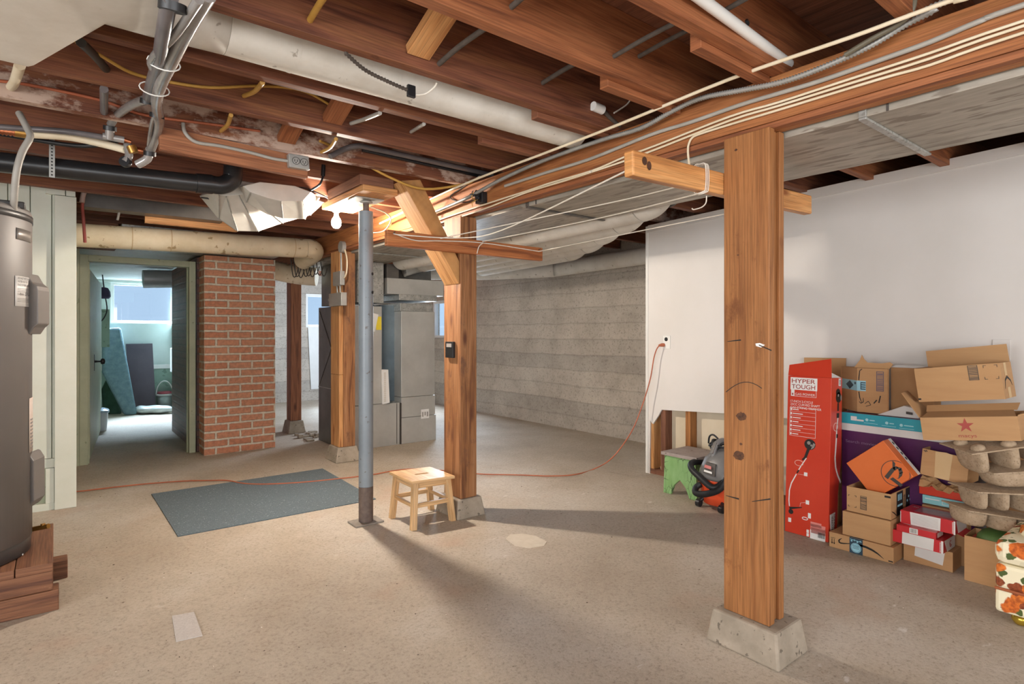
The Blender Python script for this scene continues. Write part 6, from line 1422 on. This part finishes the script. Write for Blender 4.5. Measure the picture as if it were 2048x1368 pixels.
# --- moulded pulp trays on the right
def pulp(name, o, u, v, W, D, H, nx, ny, lab, fill=.27, nb=0, rimt=.007):
    """egg-tray like packing: a rim plate with rows of tapering hollow fingers pointing down"""
    t = thing(name, lab, 'tray', tuple(o), 'moulded pulp trays')
    o = Vector(o); u = Vector(u).normalized(); v = Vector(v).normalized(); n = u.cross(v).normalized()
    MB().frame(o, u*W, v*D, n*rimt).build('rim', PULP, t, bev=.003)
    for i in range(nx):
        for j in range(ny):
            m = MB(); c = o+u*(W*(i+.5)/nx)+v*(D*(j+.5)/ny); a, b = W/nx*fill, D/ny*.42; rg = []
            for h, s_ in ((-.0005, 1.0), (-H*.3, .97), (-H*.7, .90), (-H*.88, .80), (-H*.97, .6), (-H, .4)):
                rg.append([c+n*h+u*(a*s_*math.copysign(abs(math.cos(q_))**.6, math.cos(q_)))+v*(b*s_*math.copysign(abs(math.sin(q_))**.6, math.sin(q_))) for q_ in [2*math.pi*k/20 for k in range(20)]])
            m.loft(rg); m.build('cup', PULP, t)
    for i in range(nb):
        for j in range(2):
            m = MB(); c = o+u*(W*(i+.5)/nb)+v*(D*(j+.5)/2)+n*(rimt+.0005)
            m.lathe([(.030, 0), (.027, .010), (.018, .018), (.004, .021)], c, n, 14); m.build('bump', PULP, t)
tu = Vector((RT[0], RT[1], 0))
p = at((1944, 911), T=2.58); e = at((2062, 895), T=2.50)
pulp('pulp_tray', p, e-p, Vector((FW[0], FW[1], 0.06)), .34, .20, .112, 3, 1, 'tilted grey brown pulp packing tray with long finger cups directly under the star carton', .21, 3)
p = at((1988, 950), T=2.56); e = at((2070, 945), T=2.50)
pulp('pulp_tray', p, e-p, Vector((FW[0], FW[1], 0.0)), .24, .18, .075, 1, 1, 'second pulp packing tray from the top at the right edge', .44)
p = at((1955, 987), T=2.60); e = at((2060, 992), T=2.50)
pulp('pulp_tray', p, e-p, Vector((FW[0], FW[1], 0.0)), .30, .18, .085, 4, 1, 'third pulp packing tray from the top with leggy cups', .24)
p = at((1937, 1024), T=2.63); e = at((2050, 1042), T=2.52)
pulp('pulp_tray', p, e-p, Vector((FW[0], FW[1], 0.0)), .30, .17, .07, 3, 1, 'lowest pulp packing tray behind the open carton with the green ball', .44)
# --- open carton beside the ottoman with a green ball
Pf = F(3.315, .818, .001); PW, PH, PD = .26, .206, .17
t = thing('shipping_carton', 'open plain brown carton on the floor behind the floral ottoman', 'box', (3.4, .69, 0))
carton(MB(), Pf, PW, PH, PD, top=False).build('carton', CARD, t)
gc = at((1990, 1075), T=2.66); 
tag(MB().lathe([(.004, .05), (.03, .047), (.055, .034), (.072, .012), (.077, -.01), (.072, -.035), (.05, -.06)][::-1], (3.395, .715, .198), n=28).build('green_ball', pm('dull_green_plastic', '#4c6a35', '#587840', 6, .5)), 'dull green round plastic thing in the open carton', 'ball')

# ================================================================== THE RED TRIMMER CARTON
xb, xt = 3.312, 3.352
sB = at((1656, 1082), X=xb); sT = at((1665, 755), X=xt)
yR, yL = 1.420, 1.660
o_ = Vector((xb, yL, .002)); u_ = Vector((0, -1, 0)); v_ = Vector((xt-xb, 0, .895)).normalized()
Sf = Fr(o_, u_, v_); SW, SH, SD = yL-yR, .896, .135
t = thing('trimmer_carton', 'tall glossy red carton for a string trimmer standing beside the front post', 'box', (3.4, 1.54, 0))
m = MB(); b = -Sf.n
m.prism([Sf.p(0, 0), Sf.p(SW, 0), Sf.p(SW, SH), Sf.p(0, SH)], b*.004)
s2 = Fr(Sf.p(SW, 0), b, Sf.v)
m.prism([s2.p(.004, 0), s2.p(SD-.03, 0), s2.p(SD-.025, .25), s2.p(SD+.01, .45), s2.p(SD, SH), s2.p(.004, SH)], -s2.n*.004)
m.prism([Sf.p(.004, 0, -.0045), Sf.p(.004, SH, -.0045), Sf.p(.004, SH, -SD), Sf.p(.004, 0, -SD)], Sf.u*.004)
m.prism([Sf.p(.004, 0, -SD+.03), Sf.p(SW-.006, 0, -SD+.03), Sf.p(SW-.006, SH, -SD), Sf.p(.004, SH, -SD)], b*.004)
m.build('carton', REDB, t, bev=.001)
P = [Sf.p(.0, SH+.001), Sf.p(SW, SH+.001), Sf.p(SW-.012, SH+.105, -.02), Sf.p(.0, SH+.062, -.012)]
MB().prism(P, b*.003).build('flap', REDB, t)
MB().prism([s2.p(.003, SH+.001), s2.p(SD-.01, SH+.001), s2.p(SD-.03, SH+.012, -.02), s2.p(.01, SH+.04, -.03)], -s2.n*.002).build('white_inner_flap', CARDW, t)
def sp(px, py): return fp_(Sf, px, py)
def srect(x0, y0, x1, y1): a_, b_ = sp(x0, y1), sp(x1, y0); return rect(a_[0], b_[0], a_[1], b_[1])
lo = srect(1581, 757.5, 1635, 778.5); lp_ = decal('logo_plate', Sf, [lo], INKW, t)
lw = lo[1][0]-lo[0][0]; lh = lo[2][1]-lo[0][1]
text('brand_word', Sf, lo[0][0]+lw*.05, lo[0][1]+lh*.56, lh*.34, 'HYPER', INKR, lp_, lw*.88, h=.0016, bold=.01); text('brand_word', Sf, lo[0][0]+lw*.05, lo[0][1]+lh*.10, lh*.34, 'TOUGH', INKR, lp_, lw*.88, h=.0016, bold=.01)
a0, b0 = sp(1582, 791.5); a1, b1 = sp(1633, 781)
pb_ = decal('power_box', Sf, frame_rects(a0, a1, b0, b1, .0018)+[rect(a0, a0+.020, b0, b1)], INKW, t); decal('power_icon', Sf, [rect(a0+.006, a0+.014, b0+.006, b0+.018)], INKR, t, .0013)
text('power_words', Sf, a0+.025, b0+.007, .013, 'GAS POWER', INKW, pb_, a1-a0-.032)
ty = [(803.5, '17-INCH 2-CYCLE', 1626), (809.5, '25CC CURVED SHAFT', 1640), (815.8, 'GAS STRING TRIMMER', 1643)]
for py, s_, xe in ty:
    q0 = sp(1581, py); q1 = sp(xe, py); text('product_words', Sf, q0[0], q0[1], .0125, s_, INKW, t, q1[0]-q0[0])
a0, b0 = sp(1579, 870); a1, b1 = sp(1632, 815+4)
mm = frame_rects(a0, a1, b0, b1, .0015)+[rect(a0, a1, b0+(b1-b0)*k/7, b0+(b1-b0)*k/7+.001) for k in range(1, 7)]+[rect(a0+.004, a0+.012, b0+(b1-b0)*(k+.25)/7, b0+(b1-b0)*(k+.75)/7) for k in range(7)]+[rect(a0+.016, a0+.05+.012*(k % 3), b0+(b1-b0)*(k+.4)/7, b0+(b1-b0)*(k+.6)/7) for k in range(7)]
decal('feature_table', Sf, mm, INKW, t)
# printed trimmer on the front
e_ = sp(1620, 889); decal('trimmer_engine', Sf, [disc(e_[0], e_[1], .031, 18, .030), [sp(1614, 898), sp(1620, 899), sp(1613, 917), sp(1608, 915)]], INK, t); decal('engine_highlight', Sf, [disc(e_[0]-.006, e_[1]+.008, .010, 10), disc(e_[0]+.008, e_[1]-.004, .006, 10), [sp(1627, 886), sp(1631, 889), sp(1628, 896), sp(1622, 899)]], INKH, t, .0013)
decal('trimmer_shaft', Sf, stroke([sp(1613, 916), sp(1602, 932), sp(1594, 946)], .005)+stroke([sp(1593, 948), sp(1583, 966), sp(1579, 980), sp(1578, 1000), sp(1579, 1012)], .006), INKW, t)
decal('trimmer_grips', Sf, stroke([sp(1611, 914), sp(1605, 920)], .010)+stroke([sp(1598, 940), sp(1594, 946)], .008)+stroke([sp(1579, 1016), sp(1604, 1015)], [.014, .004])+[disc(*sp(1582, 1023), .014, 12)], INK, t, .0008)
gq = sp(1598, 926); decal('trimmer_handle', Sf, ring(gq[0], gq[1], .025, .003, 20, .017), pm('pink_white_print', '#e6b9ad', '#edc6bb', 6, .4), t)
decal('callouts', Sf, [srect(1608, 945.5, 1615, 951.5), srect(1611.5, 1001.5, 1618.5, 1008), srect(1576.5, 1036, 1582.5, 1043)]+stroke([sp(1596, 948), sp(1608, 950)], .0012)+stroke([sp(1611, 1005), sp(1601, 1006), sp(1600, 1013)], .0012)+ring(*sp(1610, 1037), .017, .004, 20, .009)+[srect(1616, 1027, 1622, 1036)], INKW, t)
decal('small_print', Sf, [srect(1621, 1048, 1643, 1052), srect(1621, 1054, 1651, 1059), srect(1622, 1061, 1651, 1065)], pm('pale_red_print', '#e58a80', '#ea968c', 6, .4), t)
decal('barcode_plate', Sf, [srect(1620, 1066, 1651, 1077), srect(1613, 1060, 1618, 1065), srect(1613, 1067, 1618, 1072)], INKW, t)
q0, q1 = sp(1636, 1075), sp(1650, 1068); barcode(Sf, q0[0], q1[0], q0[1], q1[1], 9, 'barcode', t, INK, True, 11)
for o in list(t.children):
    if o.name.startswith('barcode') and 'plate' not in o.name: o.location = o.location+Sf.n*.0008
# narrow side
def ssp(px, py): return fp_(s2, px, py)
def sr(x0, y0, x1, y1): a_, b_ = ssp(x0, y1), ssp(x1, y0); return rect(a_[0], b_[0], a_[1], b_[1])
e2 = ssp(1677, 795); decal('side_engine', s2, [disc(e2[0], e2[1], .034, 16, .030), disc(ssp(1676, 785)[0], ssp(1676, 785)[1], .026, 14, .022), sr(1674.5, 806, 1677.5, 822), sr(1673, 826, 1678, 836)], INK, t); decal('side_highlight', s2, [disc(e2[0]+.03, e2[1]-.002, .008, 10, .016), disc(e2[0]-.006, e2[1]+.012, .008, 8)], INKH, t, .0013)
decal('side_shaft', s2, stroke([ssp(1675.5, 836), ssp(1673, 862), ssp(1672, 885), ssp(1670, 915), ssp(1671, 935), ssp(1675, 950), ssp(1681, 965)], [.010, .012, .014, .014, .014, .013, .012]), INKW, t); decal('side_handle', s2, ring(*ssp(1671, 854), .028, .004, 18, .024), pm('pink_white_print', '#e6b9ad'), t); decal('side_grip', s2, [sr(1672, 868, 1675, 876)], INK, t, .0014)
decal('side_label', s2, [sr(1677, 757, 1681.5, 772)], INKW, t); barcode(s2, ssp(1678, 770)[0], ssp(1681, 770)[0], ssp(1678, 770)[1], ssp(1678, 759)[1], 5, 'side_barcode', t, INK, False, 3)
a0, b0 = ssp(1661, 1060); a1, b1 = ssp(1669, 1026)
sl_ = decal('side_logo_plate', s2, [[ssp(1661, 1065), ssp(1668, 1058), ssp(1670, 1024), ssp(1659.5, 1030)]], INKW, t)
q0 = ssp(1664.5, 1059); text('side_logo', s2, q0[0]+.004, q0[1], .018, 'HYPER', INK, sl_, .075, h=.0016, rot=H90); text('side_logo', s2, q0[0]+.030, q0[1]+.004, .018, 'TOUGH', INK, sl_, .075, h=.0016, rot=H90)
